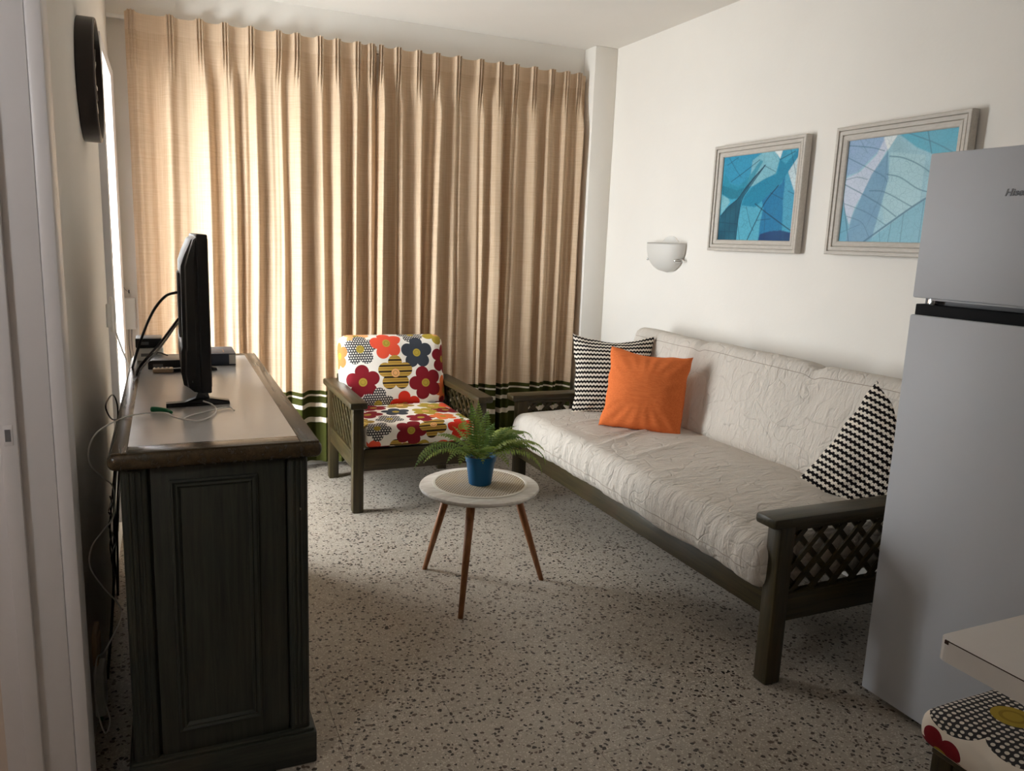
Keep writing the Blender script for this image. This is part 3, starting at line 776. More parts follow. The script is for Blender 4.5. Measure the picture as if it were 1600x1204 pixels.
# ------------------------------------------------------------------ clock on the left wall
ck = thing('wall_clock', 'round dark bronze wall clock with deep rim', 'clock', (XL, 3.12, 1.735))
CR, CT = .20, .055
lathe('rim', [(CR-.004, 0), (CR, .003), (CR, CT-.004), (CR-.003, CT), (CR-.014, CT), (CR-.017, CT-.012), (CR-.017, .01), (CR-.017, 0)], 'clock_brown', ck, (0, 0, CR), 64, rot=(0, PI/2, 0))
lathe('face', [(0, .0), (CR-.016, .0), (CR-.016, CT-.020), (0, CT-.020)], 'clock_face', ck, (0, 0, CR), 48, rot=(0, PI/2, 0))
for k in range(12):
    a = 2*PI*k/12; o = box('hour_mark', (-.002, -.006, -.022), (.003, .006, .022), 'paper', ck, .001)
    o.location = (CT-.018, math.sin(a)*.145, CR+math.cos(a)*.145); o.rotation_euler = (-a, 0, 0)
for (L_, a, nm) in ((.09, 2.2, 'hour_hand'), (.13, .5, 'minute_hand')):
    o = box(nm, (-.0015, -.004, -.015), (.0015, .004, L_), 'black_plastic', ck, .001)
    c = o.location.copy(); o.location = (CT-.012, math.sin(a)*c.z, CR+math.cos(a)*c.z); o.rotation_euler = (-a, 0, 0)

# ------------------------------------------------------------------ sofa
SO = (1.80, 1.83, 0)
sf = thing('sofa', 'long wooden day sofa with white quilted cover and lattice arms', 'sofa', SO)
def S(nm, lo, hi, m, bev=.004):
    o = box(nm, lo, hi, m, sf, bev); o.location -= Vector(SO); return o
SX0, SX1, SY0, SY1 = 1.812, 2.745, 1.832, 3.985
for (x0, y0) in ((SX0, SY0), (SX0, SY1-.062), (SX1-.066, SY0), (SX1-.066, SY1-.062)):
    S('leg', (x0, y0, 0), (x0+.066, y0+.062, .566), 'green_z', .007)
for y0 in (SY0+.006, SY1-.05):
    S('arm_lower_rail', (SX0+.064, y0, .225), (SX1-.064, y0+.044, .322), 'green_x')
    S('arm_upper_rail', (SX0+.064, y0+.004, .545), (SX1-.064, y0+.04, .566), 'green_x')
for y0 in (1.818, 3.915):
    S('arm_rest', (1.772, y0, .565), (SX1+.01, y0+.098, .603), 'green_x', .012)
S('front_rail', (SX0+.012, SY0+.06, .236), (SX0+.045, SY1-.06, .335), 'green_y')
S('back_rail', (SX1-.04, SY0+.06, .236), (SX1-.01, SY1-.06, .335), 'green_y')
S('back_rail', (SX1-.04, SY0+.06, .62), (SX1-.01, SY1-.06, .70), 'green_y')
for k in range(6):
    y0 = SY0+.2+k*.33; S('bed_slat', (SX0+.045, y0, .30), (SX1-.04, y0+.08, .325), 'green_x', .002)
for y0 in (SY0+.016, SY1-.045):
    before = set(bpy.data.objects)
    lattice(sf, 'y', y0, (SX0+.064, .320), (SX1-.064, .547), .064, .019, .009, 'green_x')
    for o in set(bpy.data.objects)-before: o.location = -Vector(SO)
# mattress with the hanging quilted cover
ML, MW, MH = 2.06, .80, .20
def mat_def(p):
    q = p.copy()
    fx = (p.x+MW/2)
    front = max(0, 1-fx/.10)
    wr = .013*noise.noise(Vector((p.y*7, p.z*3, 1)))+.010*noise.noise(Vector((p.y*24+p.z*6, p.z*3, 2)))
    q.x -= front*(wr+.01*math.sin((p.z/MH+.5)*PI))
    if p.z < 0: q.x += front*(-p.z)*.10; 
    if p.z < -MH*.3: q.z += front*.018*noise.noise(Vector((p.y*3.5, 0, 5)))
    if p.z > 0:
        q.z += .008*noise.noise(Vector((p.x*4, p.y*4, 3)))+.0035*noise.noise(Vector((p.x*7, p.y*24, 8)))+.012*(1-(2*p.x/MW)**2)
        for (yc, sl, am, wd) in ((.30, .45, .013, .018), (.36, .38, -.010, .02), (.02, .3, .008, .02), (-.35, -.2, .007, .025), (.62, .2, .007, .02)):
            q.z += am*math.exp(-((p.y-yc-sl*p.x)/wd)**2)*max(0, 1-abs(p.x+.08)/.34)
    ends = max(0, (abs(p.y)-ML/2+.22)/.22)
    q.z -= .03*ends*max(0, p.z/MH+.5)
    return q
mt = cushion('seat_mattress', (MW, ML, MH), .055, 'cover', sf, n=210, deform=mat_def)
mt.location = Vector((1.775+MW/2, 2.905, .325+MH/2))-Vector(SO)
def seamline(nm, pts, par, r=.0016): return tube(nm, pts, r, 'seam', par, 2, 5)
seamline('stitched_seam', [mat_def(Vector((-MW/2, y, -.028+.004*math.sin(y*5))))+Vector((-.0005, 0, 0)) for y in [-.97+.02*k for k in range(98)]], mt)
# back cushion
BL_, BH, BT = 2.02, .50, .15
def back_def(p):
    q = p.copy()
    # local: x = thickness (toward -x is the room side), y = length, z = height
    rs = max(0, -p.x/(BT/2)*.5+.5)
    e = (1-(2*p.z/BH)**4)
    q.x -= rs*e*(.02+.018*noise.noise(Vector((p.y*2.3, p.z*3, 1)))+.009*noise.noise(Vector((p.y*9, p.z*9, 4)))+.004*noise.noise(Vector((p.y*25, p.z*14, 6))))
    for yc, am in ((-.42, .050), (.38, .040)):
        dd = math.exp(-((p.y-yc-.10*(p.z/BH-.5))/.035)**2)*max(0, p.z/BH+.1)
        q.z -= am*dd*max(0, p.z/BH+.2); q.x += .02*dd*rs
    q.z += .008*noise.noise(Vector((p.y*3, 7, 2)))*max(0, p.z/BH+.5)
    return q
bk = cushion('back_cushion', (BT, BL_, BH), .05, 'cover', sf, n=150, deform=back_def)
bk.location = Vector((2.585, 2.93, .735))-Vector(SO); bk.rotation_euler = (0, math.radians(15), 0)
seamline('stitched_seam', [back_def(Vector((-BT/2, y, BH/2-.062+.004*math.sin(y*6))))+Vector((-.0005, 0, 0)) for y in [-.96+.02*k for k in range(97)]], bk)

# ------------------------------------------------------------------ scatter cushions on the sofa
def place_pillow(o, loc, rot): o.location = loc; o.rotation_euler = rot; return o
pa = pillow('scatter_cushion', .47, .46, .17, 'knit', n=40, seed=1, pinch=.09, sag=.05)
tag(pa, 'black and white knit cushion in the far corner behind the orange one', 'cushion', 'black and white knit cushions')
place_pillow(pa, (2.30, 3.72, .735), (math.radians(-14), 0, math.radians(-22)))
pb = pillow('scatter_cushion', .42, .42, .18, 'orange', n=40, seed=2, pinch=.06, wr=.0028, sag=.03)
tag(pb, 'plain orange square cushion leaning on the sofa', 'cushion')
place_pillow(pb, (2.235, 3.29, .725), (math.radians(-16), math.radians(4), math.radians(-40)))
pc = pillow('scatter_cushion', .47, .48, .24, 'knit', n=40, seed=3, pinch=.04, wr=.006)
tag(pc, 'black and white knit cushion half hidden behind the fridge', 'cushion', 'black and white knit cushions')
place_pillow(pc, (2.535, 2.03, .665), (math.radians(-22), math.radians(27), math.radians(-58)))

# ------------------------------------------------------------------ armchair
AO = (1.24, 4.25, 0)
ac = thing('armchair', 'green wooden armchair with bold flower print cushions', 'armchair', AO)
def A(nm, lo, hi, m, bev=.004):
    o = box(nm, lo, hi, m, ac, bev); o.location -= Vector(AO); return o
AX0, AX1, AY0, AY1 = .865, 1.615, 3.915, 4.625
for x0 in (AX0, AX1-.058):
    for y0 in (AY0, AY1-.058): A('leg', (x0, y0, 0), (x0+.058, y0+.058, .575), 'green_z', .006)
for x0 in (AX0+.008, AX1-.050):
    A('side_rail', (x0, AY0+.056, .228), (x0+.042, AY1-.056, .325), 'green_y')
    before = set(bpy.data.objects)
    lattice(ac, 'x', x0+.012, (AY0+.056, .322), (AY1-.056, .570), .058, .017, .009, 'green_y')
    for o in set(bpy.data.objects)-before: o.location = -Vector(AO)
A('arm_rest', (.842, 3.875, .573), (.935, 4.64, .610), 'green_y', .010)
A('arm_rest', (1.545, 3.875, .573), (1.638, 4.64, .610), 'green_y', .010)
A('front_rail', (AX0+.056, AY0+.006, .228), (AX1-.056, AY0+.044, .345), 'green_x')
A('back_rail', (AX0+.056, AY1-.044, .228), (AX1-.056, AY1-.006, .345), 'green_x')
A('back_rail', (AX0+.056, AY1-.030, .56), (AX1-.056, AY1-.004, .64), 'green_x')
A('seat_board', (AX0+.05, AY0+.04, .325), (AX1-.05, AY1-.04, .343), 'green_x', .002)
def soft(seed, amp): return lambda p: p+Vector((0, 0, amp*noise.noise(Vector((p.x*5, p.y*5, seed+p.z*3)))))
sc_ = cushion('seat_cushion', (.625, .60, .125), .035, 'floral_seat', ac, n=36, bulge=.012, deform=soft(3, .006))
sc_.location = Vector((1.24, 4.215, .4085))-Vector(AO)
bc_ = cushion('back_cushion', (.64, .45, .14), .06, 'floral_back', ac, n=36, bulge=.022, deform=soft(7, .008))
bc_.location = Vector((1.235, 4.525, .655))-Vector(AO); bc_.rotation_euler = (math.radians(76), 0, 0)

# ------------------------------------------------------------------ coffee table, mat, fern
TC = Vector((1.162, 2.87, 0)); TH = .46
tb = thing('coffee_table', 'small round whitewashed coffee table on three tapered wooden legs', 'coffee table', TC)
lathe('table_top', [(0, TH-.024), (.228, TH-.024), (.243, TH-.019), (.249, TH-.010), (.247, TH-.003), (.240, TH), (0, TH)], 'tabletop', tb, seg=72)
for (fx, fy) in ((1.012, 3.122), (1.004, 2.632), (1.462, 2.850)):
    d = Vector((fx, fy, 0))-TC; top = Vector((d.x*.52, d.y*.52, TH-.024)); 
    tube('leg', [(top.x, top.y, top.z), (d.x, d.y, 0)], .0185, 'oak_z', tb, 1, 16, r1=.0105)
PM = Vector((1.168, 2.878, TH))
pm = thing('placemat', 'round woven beige placemat with pale rim under the fern pot', 'placemat', PM)
lathe('woven_disc', [(0, .0), (.188, 0), (.188, .003), (0, .003)], 'woven', pm, seg=64)
lathe('rim', [(.186, 0), (.197, 0), (.199, .002), (.197, .0045), (.188, .0045), (.185, .002), (.186, 0)], 'mat_rim', pm, seg=64)
PF = Vector((1.163, 2.868, TH+.0035))
pf = thing('potted_fern', 'green fern in a small blue plastic pot on the coffee table', 'plant', PF)
lathe('pot', [(0, 0), (.044, 0), (.047, .003), (.0595, .098), (.0635, .099), (.066, .121), (.063, .122), (.059, .108), (.0, .104)], 'blue_pot', pf, seg=40)
lathe('soil', [(0, .100), (.03, .109), (.057, .106), (.057, .098)], 'soil', pf, seg=24)
def frond(az, L, up, droop, seed, wid=.034):
    """arching fern frond: leaves at azimuth az, rises with slope up and droops toward its tip"""
    rnd = random.Random(seed); n_ = max(12, int(L/.0108)); P = []
    ca, sa = math.cos(az), math.sin(az)
    p = Vector((ca*.018, sa*.018, .104)); ang = up; sw = rnd.uniform(-.5, .5)
    for k in range(n_+1):
        P.append(p.copy()); t = k/n_
        a2 = az+sw*t*t*.5
        p = p+Vector((math.cos(a2)*math.cos(ang), math.sin(a2)*math.cos(ang), math.sin(ang)))*(L/n_)
        ang -= droop/n_*(.4+1.6*t)
    vs, fs = [], []
    def quad(a, b, c, d): i = len(vs); vs.extend([a, b, c, d]); fs.append((i, i+1, i+2, i+3))
    for k in range(1, n_+1):
        t = k/n_; T = (P[k]-P[k-1]).normalized()
        side = T.cross(Vector((0, 0, 1)));
        if side.length < .05: side = Vector((-sa, ca, 0))
        side.normalize(); nn = side.cross(T).normalized()
        r_ = .0016*(1-t)+.0005
        quad(P[k-1]-side*r_, P[k-1]+side*r_, P[k]+side*r_, P[k]-side*r_)
        if t < .12: continue
        l = wid*min(1, (t-.08)/.22)*(1-.93*max(0, (t-.45)/.55)**1.5)*rnd.uniform(.88, 1.08)
        for s_ in (-1, 1):
            dirv = (side*s_+T*.38-nn*.16+Vector((rnd.uniform(-.08, .08), rnd.uniform(-.08, .08), rnd.uniform(-.08, .08)))).normalized()
            wv = T*.0042
            a = P[k]; i = len(vs)
            vs.extend([a-wv*.7, a+dirv*l*.55-wv*1.0-nn*.001, a+dirv*l-nn*l*.12, a+dirv*l*.55+wv*1.0+nn*.0012, a+wv*.7])
            fs.append((i, i+1, i+2, i+3, i+4))
    o = from_py('frond', vs, fs, 'fern', pf, False)
    return o
FR = [ # azimuth deg (0 = right, 90 = away), length, rise deg, droop rad
    (192, .345, 42, 1.7), (182, .30, 48, 1.7), (168, .21, 60, 1.2), (150, .20, 58, 1.2), (120, .21, 74, .6), (100, .23, 80, .35), (80, .235, 82, .3), (60, .215, 70, .55),
    (30, .23, 55, 1.2), (12, .31, 50, 1.6), (20, .29, 58, 1.9), (-8, .31, 42, 1.6), (-20, .32, 42, 1.95), (-38, .30, 38, 1.9), (-65, .17, 48, 2.0), (-110, .15, 55, 2.0), (-140, .20, 52, 1.9), (-88, .16, 66, 1.6), (175, .25, 36, 1.5), (-28, .24, 60, 1.8), (5, .20, 70, 1.1), (215, .24, 50, 1.7), (240, .15, 60, 1.5), (-5, .22, 62, 1.7), (140, .17, 68, .8), (45, .17, 66, .7)]
for i, (az, L_, up, dr_) in enumerate(FR): frond(math.radians(az), L_, math.radians(up), dr_, 11+i, wid=(.034+.004*(i % 3)) if (up > 64 or L_ < .2) else (.046+.005*(i % 3)))

# ------------------------------------------------------------------ sideboard
SB = (.11, 2.75, 0)
sb = thing('sideboard', 'dark green stained wooden sideboard with grey inset top', 'sideboard', SB)
def D(nm, lo, hi, m, bev=.003, par=None, seg=2):
    o = box(nm, lo, hi, m, par or sb, bev, seg); o.location -= Vector(SB)
    if par is not None: o.location -= par.location
    return o
BX0, BX1, BY0, BY1, BZ = -.118, .322, 1.995, 3.525, .885
TZ = .930
D('top_board', (-.142, 1.962, BZ), (.356, 3.552, TZ-.002), 'brown_y', .018, seg=4)
for (lo, hi, ax_) in (((-.142, 1.962, TZ-.010), (-.098, 3.552, TZ), 'y'), ((.300, 1.962, TZ-.010), (.356, 3.552, TZ), 'y'), ((-.098, 1.962, TZ-.010), (.300, 2.035, TZ), 'x'), ((-.098, 3.495, TZ-.010), (.300, 3.552, TZ), 'x')):
    D('top_edging', (lo[0]+(.008 if lo[0] < -.12 else 0), lo[1]+(.008 if lo[1] < 2 else 0), lo[2]), (hi[0]-(.008 if hi[0] > .35 else 0), hi[1]-(.008 if hi[1] > 3.54 else 0), hi[2]), 'brown_'+ax_, .003)
D('top_inset', (-.0985, 2.0345, TZ-.006), (.3005, 3.4955, TZ-.0012), 'laminate', 0)
D('carcass', (BX0+.02, BY0+.016, .03), (BX1-.012, BY1-.016, BZ), 'dark_z', 0)
for (x0, x1) in ((BX0, BX0+.060), (BX1-.052, BX1)):
    for (y0, y1) in ((BY0-.004, BY0+.05), (BY1-.05, BY1+.004)):
        ps = D('corner_post', (x0, y0, .09), (x1, y1, BZ), 'dark_z', .010, seg=3)
        if y0 < 2.5:
            for k in range(3):
                xx = x0+(x1-x0)*(.28+.22*k)
                D('reeding', (xx-.004, y0-.003, .12), (xx+.004, y0+.003, BZ-.01), 'dark_z', .002, seg=1)
for (y0, y1) in ((BY0+.002, BY0+.02), (BY1-.02, BY1-.002)):
    D('end_panel', (BX0+.066, y0, .10), (BX1-.058, y1, BZ-.002), 'dark_z', .001)
mx0, mx1, mz0, mz1 = -.010, .196, .165, .848
def molding(par_y, sgn):
    prof = [(0, 0), (.001, .007), (.006, .009), (.010, .005), (.013, .004), (.017, .0075), (.021, .004), (.024, .0)]
    for sd in range(4):
        vs = []
        for (i_, h) in prof:
            q = [(mx0+i_, mz0+i_), (mx1-i_, mz0+i_), (mx1-i_, mz1-i_), (mx0+i_, mz1-i_)]
            for e in (q[sd], q[(sd+1) % 4]): vs.append((e[0]-SB[0], par_y-sgn*h-SB[1], e[1]))
        bm = bmesh.new(); V = [bm.verts.new(v) for v in vs]
        for k in range(len(prof)-1): bm.faces.new([V[2*k], V[2*k+1], V[2*k+3], V[2*k+2]])
        bm.faces.new([V[0], V[1], V[-1], V[-2]])
        bm_done(bm, 'panel_moulding', 'dark_z' if sd % 2 else 'dark_x', sb)
molding(BY0+.0022, 1); molding(BY1-.0022, -1)
D('plinth', (BX0-.014, BY0-.018, 0), (BX1+.016, BY1+.018, .096), 'dark_x', .006)
D('plinth_moulding', (BX0-.008, BY0-.012, .095), (BX1+.010, BY1+.012, .106), 'dark_x', .004)
for k in range(3):
    y0 = BY0+.06+k*(BY1-BY0-.12)/3; y1 = y0+(BY1-BY0-.12)/3-.012
    dr_ = D('drawer_front', (BX1-.014, y0, .715), (BX1+.006, y1, .868), 'dark_y', .004)
    D('knob', (BX1+.006, (y0+y1)/2-.013, .778), (BX1+.030, (y0+y1)/2+.013, .804), 'brown_y', .009, par=dr_, seg=3)
    dd_ = D('door', (BX1-.014, y0, .115), (BX1+.006, y1, .700), 'dark_z', .004)
    D('door_panel', (BX1+.004, y0+.07, .18), (BX1+.010, y1-.07, .635), 'dark_z', .003, par=dd_)
    D('knob', (BX1+.006, y1-.045, .40), (BX1+.030, y1-.019, .426), 'brown_y', .009, par=dd_, seg=3)
lathe('screw_head', [(0, .0), (.004, 0), (.004, .0015), (0, .002)], 'chrome', sb, Vector((.300, BY0-.0035, .742))-Vector(SB), 12, rot=(PI/2, 0, 0))

# ------------------------------------------------------------------ television
TVY0, TVY1 = 2.455, 3.175
tv = thing('television', 'black flat television seen edge-on on the sideboard', 'television', (.075, 2.815, TZ))
def V_(nm, lo, hi, m, bev=.003, par=None):
    o = box(nm, lo, hi, m, tv, bev); o.location -= Vector((.075, 2.815, TZ)); return o
V_('bezel', (.086, TVY0, .970), (.116, TVY1, 1.440), 'black_plastic', .004)
V_('screen', (.1155, TVY0+.012, .988), (.1175, TVY1-.012, 1.428), 'black_gloss', 0)
# rear housing: profile in (x, z) lofted along y
prof_out = [(.088, 1.433), (.074, 1.423), (.062, 1.395), (.055, 1.380), (.043, 1.345), (.040, 1.10), (.036, 1.088), (.034, 1.02), (.040, .985), (.060, .972), (.088, .972)]
vs, fs = [], []
ys = [TVY0+.004, TVY0+.02, TVY0+.06, TVY0+.07, TVY1-.07, TVY1-.06, TVY1-.02, TVY1-.004]; fac = [.25, .72, .80, 1.0, 1.0, .80, .72, .25]
for y, f in zip(ys, fac):
    for (x, z) in prof_out: vs.append((.088+(x-.088)*f-.075, y-2.815, z-TZ))
m = len(prof_out)
for i in range(len(ys)-1):
    for k in range(m-1): fs.append((i*m+k, i*m+k+1, (i+1)*m+k+1, (i+1)*m+k))
fs.append(tuple(range(m))); fs.append(tuple(range((len(ys)-1)*m, len(ys)*m))[::-1])
bm = bmesh.new(); VV = [bm.verts.new(v) for v in vs]
for f in fs: bm.faces.new([VV[i] for i in f])
bm_done(bm, 'rear_housing', 'black_plastic', tv)
V_('port_panel', (.0335, 2.62, 1.12), (.0405, 2.78, 1.32), 'grey_plastic', .002)
for (x, z) in ((.066, 1.005), (.080, 1.003)):
    lathe('screw_hole', [(0, 0), (.004, 0), (.004, .001), (.0, .0012)], 'grey_plastic', tv, Vector((x, TVY0+.0125, z))-Vector((.075, 2.815, TZ)), 12, rot=(PI/2, 0, 0))
for y in (TVY0+.03, TVY1-.06):
    vs = []
    P_ = [(-.012, 0), (.168, 0), (.166, .010), (.110, .020), (.104, .045), (.078, .045), (.070, .026), (.040, .014), (-.012, .012)]
    for dy in (-.014, .014):
        for (x, z) in P_: vs.append((x-.075, y+dy+(-.02 if x < .09 else .0)-2.815+.01, z))
    bm = bmesh.new(); VV = [bm.verts.new(v) for v in vs]; m = len(P_)
    bm.faces.new(VV[:m]); bm.faces.new(VV[m:][::-1])
    for k in range(m): bm.faces.new([VV[k], VV[(k+1) % m], VV[m+(k+1) % m], VV[m+k]])
    bm_done(bm, 'foot', 'black_plastic', tv)

# ------------------------------------------------------------------ small things on the sideboard
def small(nm, label, cat, lo, hi, m, bev=.003):
    o = box(nm, lo, hi, m, None, bev); return tag(o, label, cat)
TT = TZ+.0002
bk_ = thing('book', 'thick navy book lying flat behind the television', 'book', (.18, 3.33, TT))
def Bk(nm, lo, hi, m, bev=.001):
    o = box(nm, lo, hi, m, bk_, bev); o.location -= Vector((.18, 3.33, TT)); return o
Bk('cover', (.118, 3.228, TT), (.245, 3.432, TT+.004), 'navy'); Bk('cover', (.118, 3.228, TT+.042), (.245, 3.432, TT+.046), 'navy')
Bk('spine', (.118, 3.228, TT+.004), (.2195, 3.236, TT+.042), 'navy'); Bk('pages', (.122, 3.2365, TT+.004), (.2195, 3.428, TT+.042), 'paper', 0)
Bk('page_block', (.2196, 3.2278, TT+.004), (.2445, 3.428, TT+.042), 'paper', 0)
for (lo, hi) in (((.150, 3.27), (.205, 3.274)), ((.150, 3.345), (.205, 3.349)), ((.150, 3.274), (.154, 3.345)), ((.201, 3.274), (.205, 3.345))):
    Bk('cover_print', (lo[0], lo[1], TT+.0455), (hi[0], hi[1], TT+.0464), 'gold', 0)
mp = thing('media_player', 'flat black media box behind the television', 'media player', (-.01, 3.25, TT))
def Mp(par, base, nm, lo, hi, m, bev=.003):
    o = box(nm, lo, hi, m, par, bev); o.location -= Vector(base); return o
Mp(mp, (-.01, 3.25, TT), 'body', (-.072, 3.17, TT), (.065, 3.33, TT+.034), 'black_plastic')
Mp(mp, (-.01, 3.25, TT), 'front_slot', (-.055, 3.1685, TT+.010), (-.02, 3.1703, TT+.020), 'grey_plastic', 0)
rt = thing('router', 'white router stacked under a small black box', 'router', (-.07, 3.45, TT))
Mp(rt, (-.07, 3.45, TT), 'body', (-.117, 3.385, TT), (-.018, 3.49, TT+.052), 'white_plastic', .006)
Mp(rt, (-.07, 3.45, TT), 'vent_strip', (-.10, 3.3842, TT+.018), (-.04, 3.3856, TT+.030), 'grey_plastic', 0)
sx = thing('signal_box', 'small black box on top of the white router', 'signal box', (-.07, 3.44, TT+.0525))
Mp(sx, (-.07, 3.44, TT+.0525), 'body', (-.118, 3.375, TT+.0525), (-.022, 3.49, TT+.092), 'black_plastic', .005)
Mp(sx, (-.07, 3.44, TT+.0525), 'front_label', (-.105, 3.3742, TT+.066), (-.07, 3.3756, TT+.078), 'grey_plastic', 0)
rm = thing('remote_control', 'pale slim remote control lying by the media box', 'remote control', (-.01, 3.10, TT))
Mp(rm, (-.01, 3.10, TT), 'body', (-.055, 3.085, TT), (.015, 3.125, TT+.016), 'beige_plastic', .005)
for k in range(4): Mp(rm, (-.01, 3.10, TT), 'button', (-.047+k*.014, 3.099, TT+.0155), (-.039+k*.014, 3.109, TT+.018), 'grey_plastic', .001)
# cables
def cable(nm, label, pts, r, m, n=7):
    base = Vector(pts[0]); o = tube(nm, [Vector(q)-base for q in pts], r, m, None, n, 8); o.location = base
    return tag(o, label, 'cable')
a_ = lambda px, py, Y: at(px, py, 1, Y)
def cl(p): p.x = max(p.x, XL+.014); return p
h_ = lambda px, py, X=-.19: at(px, py, 0, X)          # along the gap behind the sideboard
c1 = cable('power_cable', 'thick black cable arching from the upper television socket down the wall', [a_(285.5, 457, 2.68), a_(275, 457, 2.68), a_(258, 463, 2.72), a_(240, 485, 2.80), a_(224, 520, 2.92), a_(211, 560, 3.02), h_(200, 600, -.165), h_(192, 640, -.178), h_(185, 690), h_(179, 770), h_(179, 860), h_(176, 950, -.2), h_(168, 1060, -.21)], .0045, 'black_plastic')
c2 = cable('signal_cable', 'black cable from the lower television socket to the wall', [a_(285.5, 496, 2.70), a_(279, 498, 2.70), a_(268, 512, 2.76), a_(250, 536, 2.86), a_(230, 558, 3.0), a_(214, 580, 3.12), h_(205, 606, -.165), h_(197, 645, -.176), h_(188, 720, -.185), h_(183, 800), h_(184, 880), h_(184, 930)], .004, 'black_plastic')
c3 = cable('grey_cable', 'grey cable running beside the black ones behind the sideboard', [a_(285.5, 500, 2.76), a_(275, 508, 2.78), a_(258, 532, 2.88), a_(237, 558, 3.0), a_(219, 580, 3.12), h_(209, 603, -.16), h_(201, 640, -.172), h_(192, 700, -.18), h_(186, 770, -.185), h_(184, 830)], .0035, 'steel')
c5 = cable('router_cable', 'pale grey cord from the white router over the edge of the sideboard', [a_(247, 556, 3.38), a_(240, 562, 3.36), a_(226, 572, 3.3), a_(214, 588, 3.22), h_(206, 612, -.162), h_(200, 650, -.172), h_(196, 690, -.176)], .003, 'white_plastic')
c4 = cable('black_cord', 'thin black cord from the media box bending down the wall', [a_(262, 555, 3.166), a_(250, 551, 3.15), a_(238, 553, 3.12), a_(222, 570, 3.12), a_(211, 590, 3.1), h_(198, 622, -.17), h_(190, 650, -.18), h_(176, 655, -.2), h_(166, 640, -.21), h_(167, 627, -.21), h_(177, 617, -.2), h_(184, 640, -.19), h_(181, 700), h_(175, 780, -.2), h_(172, 830, -.2), h_(180, 880, -.19), h_(184, 925)], .0028, 'black_plastic')
c6 = thing('cord_bundle', 'tangle of thin dark cords tied up behind the sideboard', 'cable', h_(178, 830))
b0 = h_(178, 830)
for k, (pp) in enumerate(([(172, 775), (178, 800), (170, 820), (180, 845), (174, 870), (181, 900)], [(176, 780), (170, 800), (181, 815), (172, 850), (179, 890)], [(180, 770), (172, 790), (178, 812), (183, 830), (176, 860), (178, 920), (184, 935)])):
    tube('cord', [h_(x, y, -.185-.008*k)-b0 for x, y in pp], .0022, 'black_plastic', c6, 6, 6)
fz = TZ+.004
def tz(px, py, dz=0): return at(px, py, 2, fz+dz)
fc = cable('fibre_cable', 'thin white cable looping over the sideboard top and down the wall', [tz(317, 626, .012), tz(332, 632), tz(338, 640), tz(330, 650), tz(310, 657), tz(290, 655), tz(272, 651, .004), tz(258, 645, .008), tz(230, 645, .004), tz(205, 649, .004), cl(a_(180, 658, 2.33)), cl(a_(152, 675, 2.26)), cl(a_(139, 700, 2.24)), cl(a_(141, 725, 2.25)), cl(a_(160, 745, 2.30)), cl(a_(177, 762, 2.38)), cl(a_(178, 805, 2.36)), cl(a_(160, 830, 2.30)), cl(a_(143, 855, 2.28)), cl(a_(141, 885, 2.26)), cl(a_(160, 915, 2.30)), cl(a_(186, 945, 2.36)), cl(a_(189, 965, 2.36)), cl(a_(178, 990, 2.30)), cl(a_(163, 1018, 2.26)), cl(a_(151, 1030, 2.22)), cl(a_(149, 1080, 2.2)), cl(a_(155, 1120, 2.2)), cl(a_(165, 1145, 2.22)), cl(a_(172, 1125, 2.24)), cl(a_(163, 1092, 2.25))], .0022, 'white_plastic', 6)
fw = cable('white_lead', 'short white lead lying loose in front of the television foot', [tz(286, 654), tz(300, 648), tz(325, 642), tz(348, 637), tz(360, 636), tz(366, 641)], .002, 'white_plastic')
plug = tube('cable_plug', [Vector(q)-tz(238, 641) for q in (tz(238, 641), tz(248, 641, .002), tz(262, 643, .001), tz(268, 646))], .0085, 'green_plug', None, 4, 10, r1=.004)
plug.location = tz(238, 641)+Vector((0, 0, .0035)); tag(plug, 'green connector on the white cable on the sideboard', 'plug')

# ------------------------------------------------------------------ wall fittings
jb = thing('junction_box', 'small white box with two wires on the wall beside the left curtain', 'junction box', (-.19, YB, .88))
def J(par, base, nm, lo, hi, m, bev=.004):
    o = box(nm, lo, hi, m, par, bev); o.location -= Vector(base); return o
jbb = (-.19, YB, .88)
J(jb, jbb, 'body', (-.222, 4.862, .885), (-.160, YB-.0005, 1.063), 'white_plastic')
J(jb, jbb, 'cover_plate', (-.218, 4.859, .890), (-.164, 4.8635, 1.058), 'white_plastic', .002)
for x in (-.20, -.185): tube('wire', [Vector(q)-Vector(jbb) for q in ((x, 4.885, .886), (x-.003, 4.888, .80), (x+.004, 4.888, .70), (x-.006, 4.888, .58), (x, 4.888, .40))], .0016, 'grey_plastic', jb, 5, 6)
hk = thing('wall_hook', 'tiny dark hook above the white junction box', 'hook', (-.19, YB, 1.09))
tube('hook_wire', [(0, -.0005, .0), (0, -.018, .0), (0, -.024, .008), (0, -.02, .016)], .003, 'black_plastic', hk, 5, 8)
tube('string', [(0, -.012, .004), (-.02, -.011, .02), (-.032, -.010, .05)], .001, 'grey_plastic', hk, 5, 6)
clt = thing('cord_cleat', 'white cord cleat with looped cord by the window', 'cord cleat', (XL, 3.70, 1.04))
J(clt, (XL, 3.70, 1.04), 'cleat', (XL, 3.69, 1.03), (XL+.016, 3.71, 1.13), 'white_plastic')
J(clt, (XL, 3.70, 1.04), 'horn', (XL+.014, 3.692, 1.01), (XL+.026, 3.708, 1.16), 'white_plastic', .005)
tube('cord', [Vector(q)-Vector((XL, 3.70, 1.04)) for q in ((XL+.03, 3.70, 1.15), (XL+.034, 3.70, 1.08), (XL+.03, 3.72, 1.02), (XL+.05, 3.75, .93), (XL+.07, 3.80, .84), (XL+.075, 3.80, .70))], .0035, 'white_plastic', clt, 6, 8)
sk = thing('wall_socket', 'beige socket plate low on the left wall behind the sideboard', 'socket', (XL, 2.30, .32))
p0 = cl(at(158, 1005, 0, XL+.02))
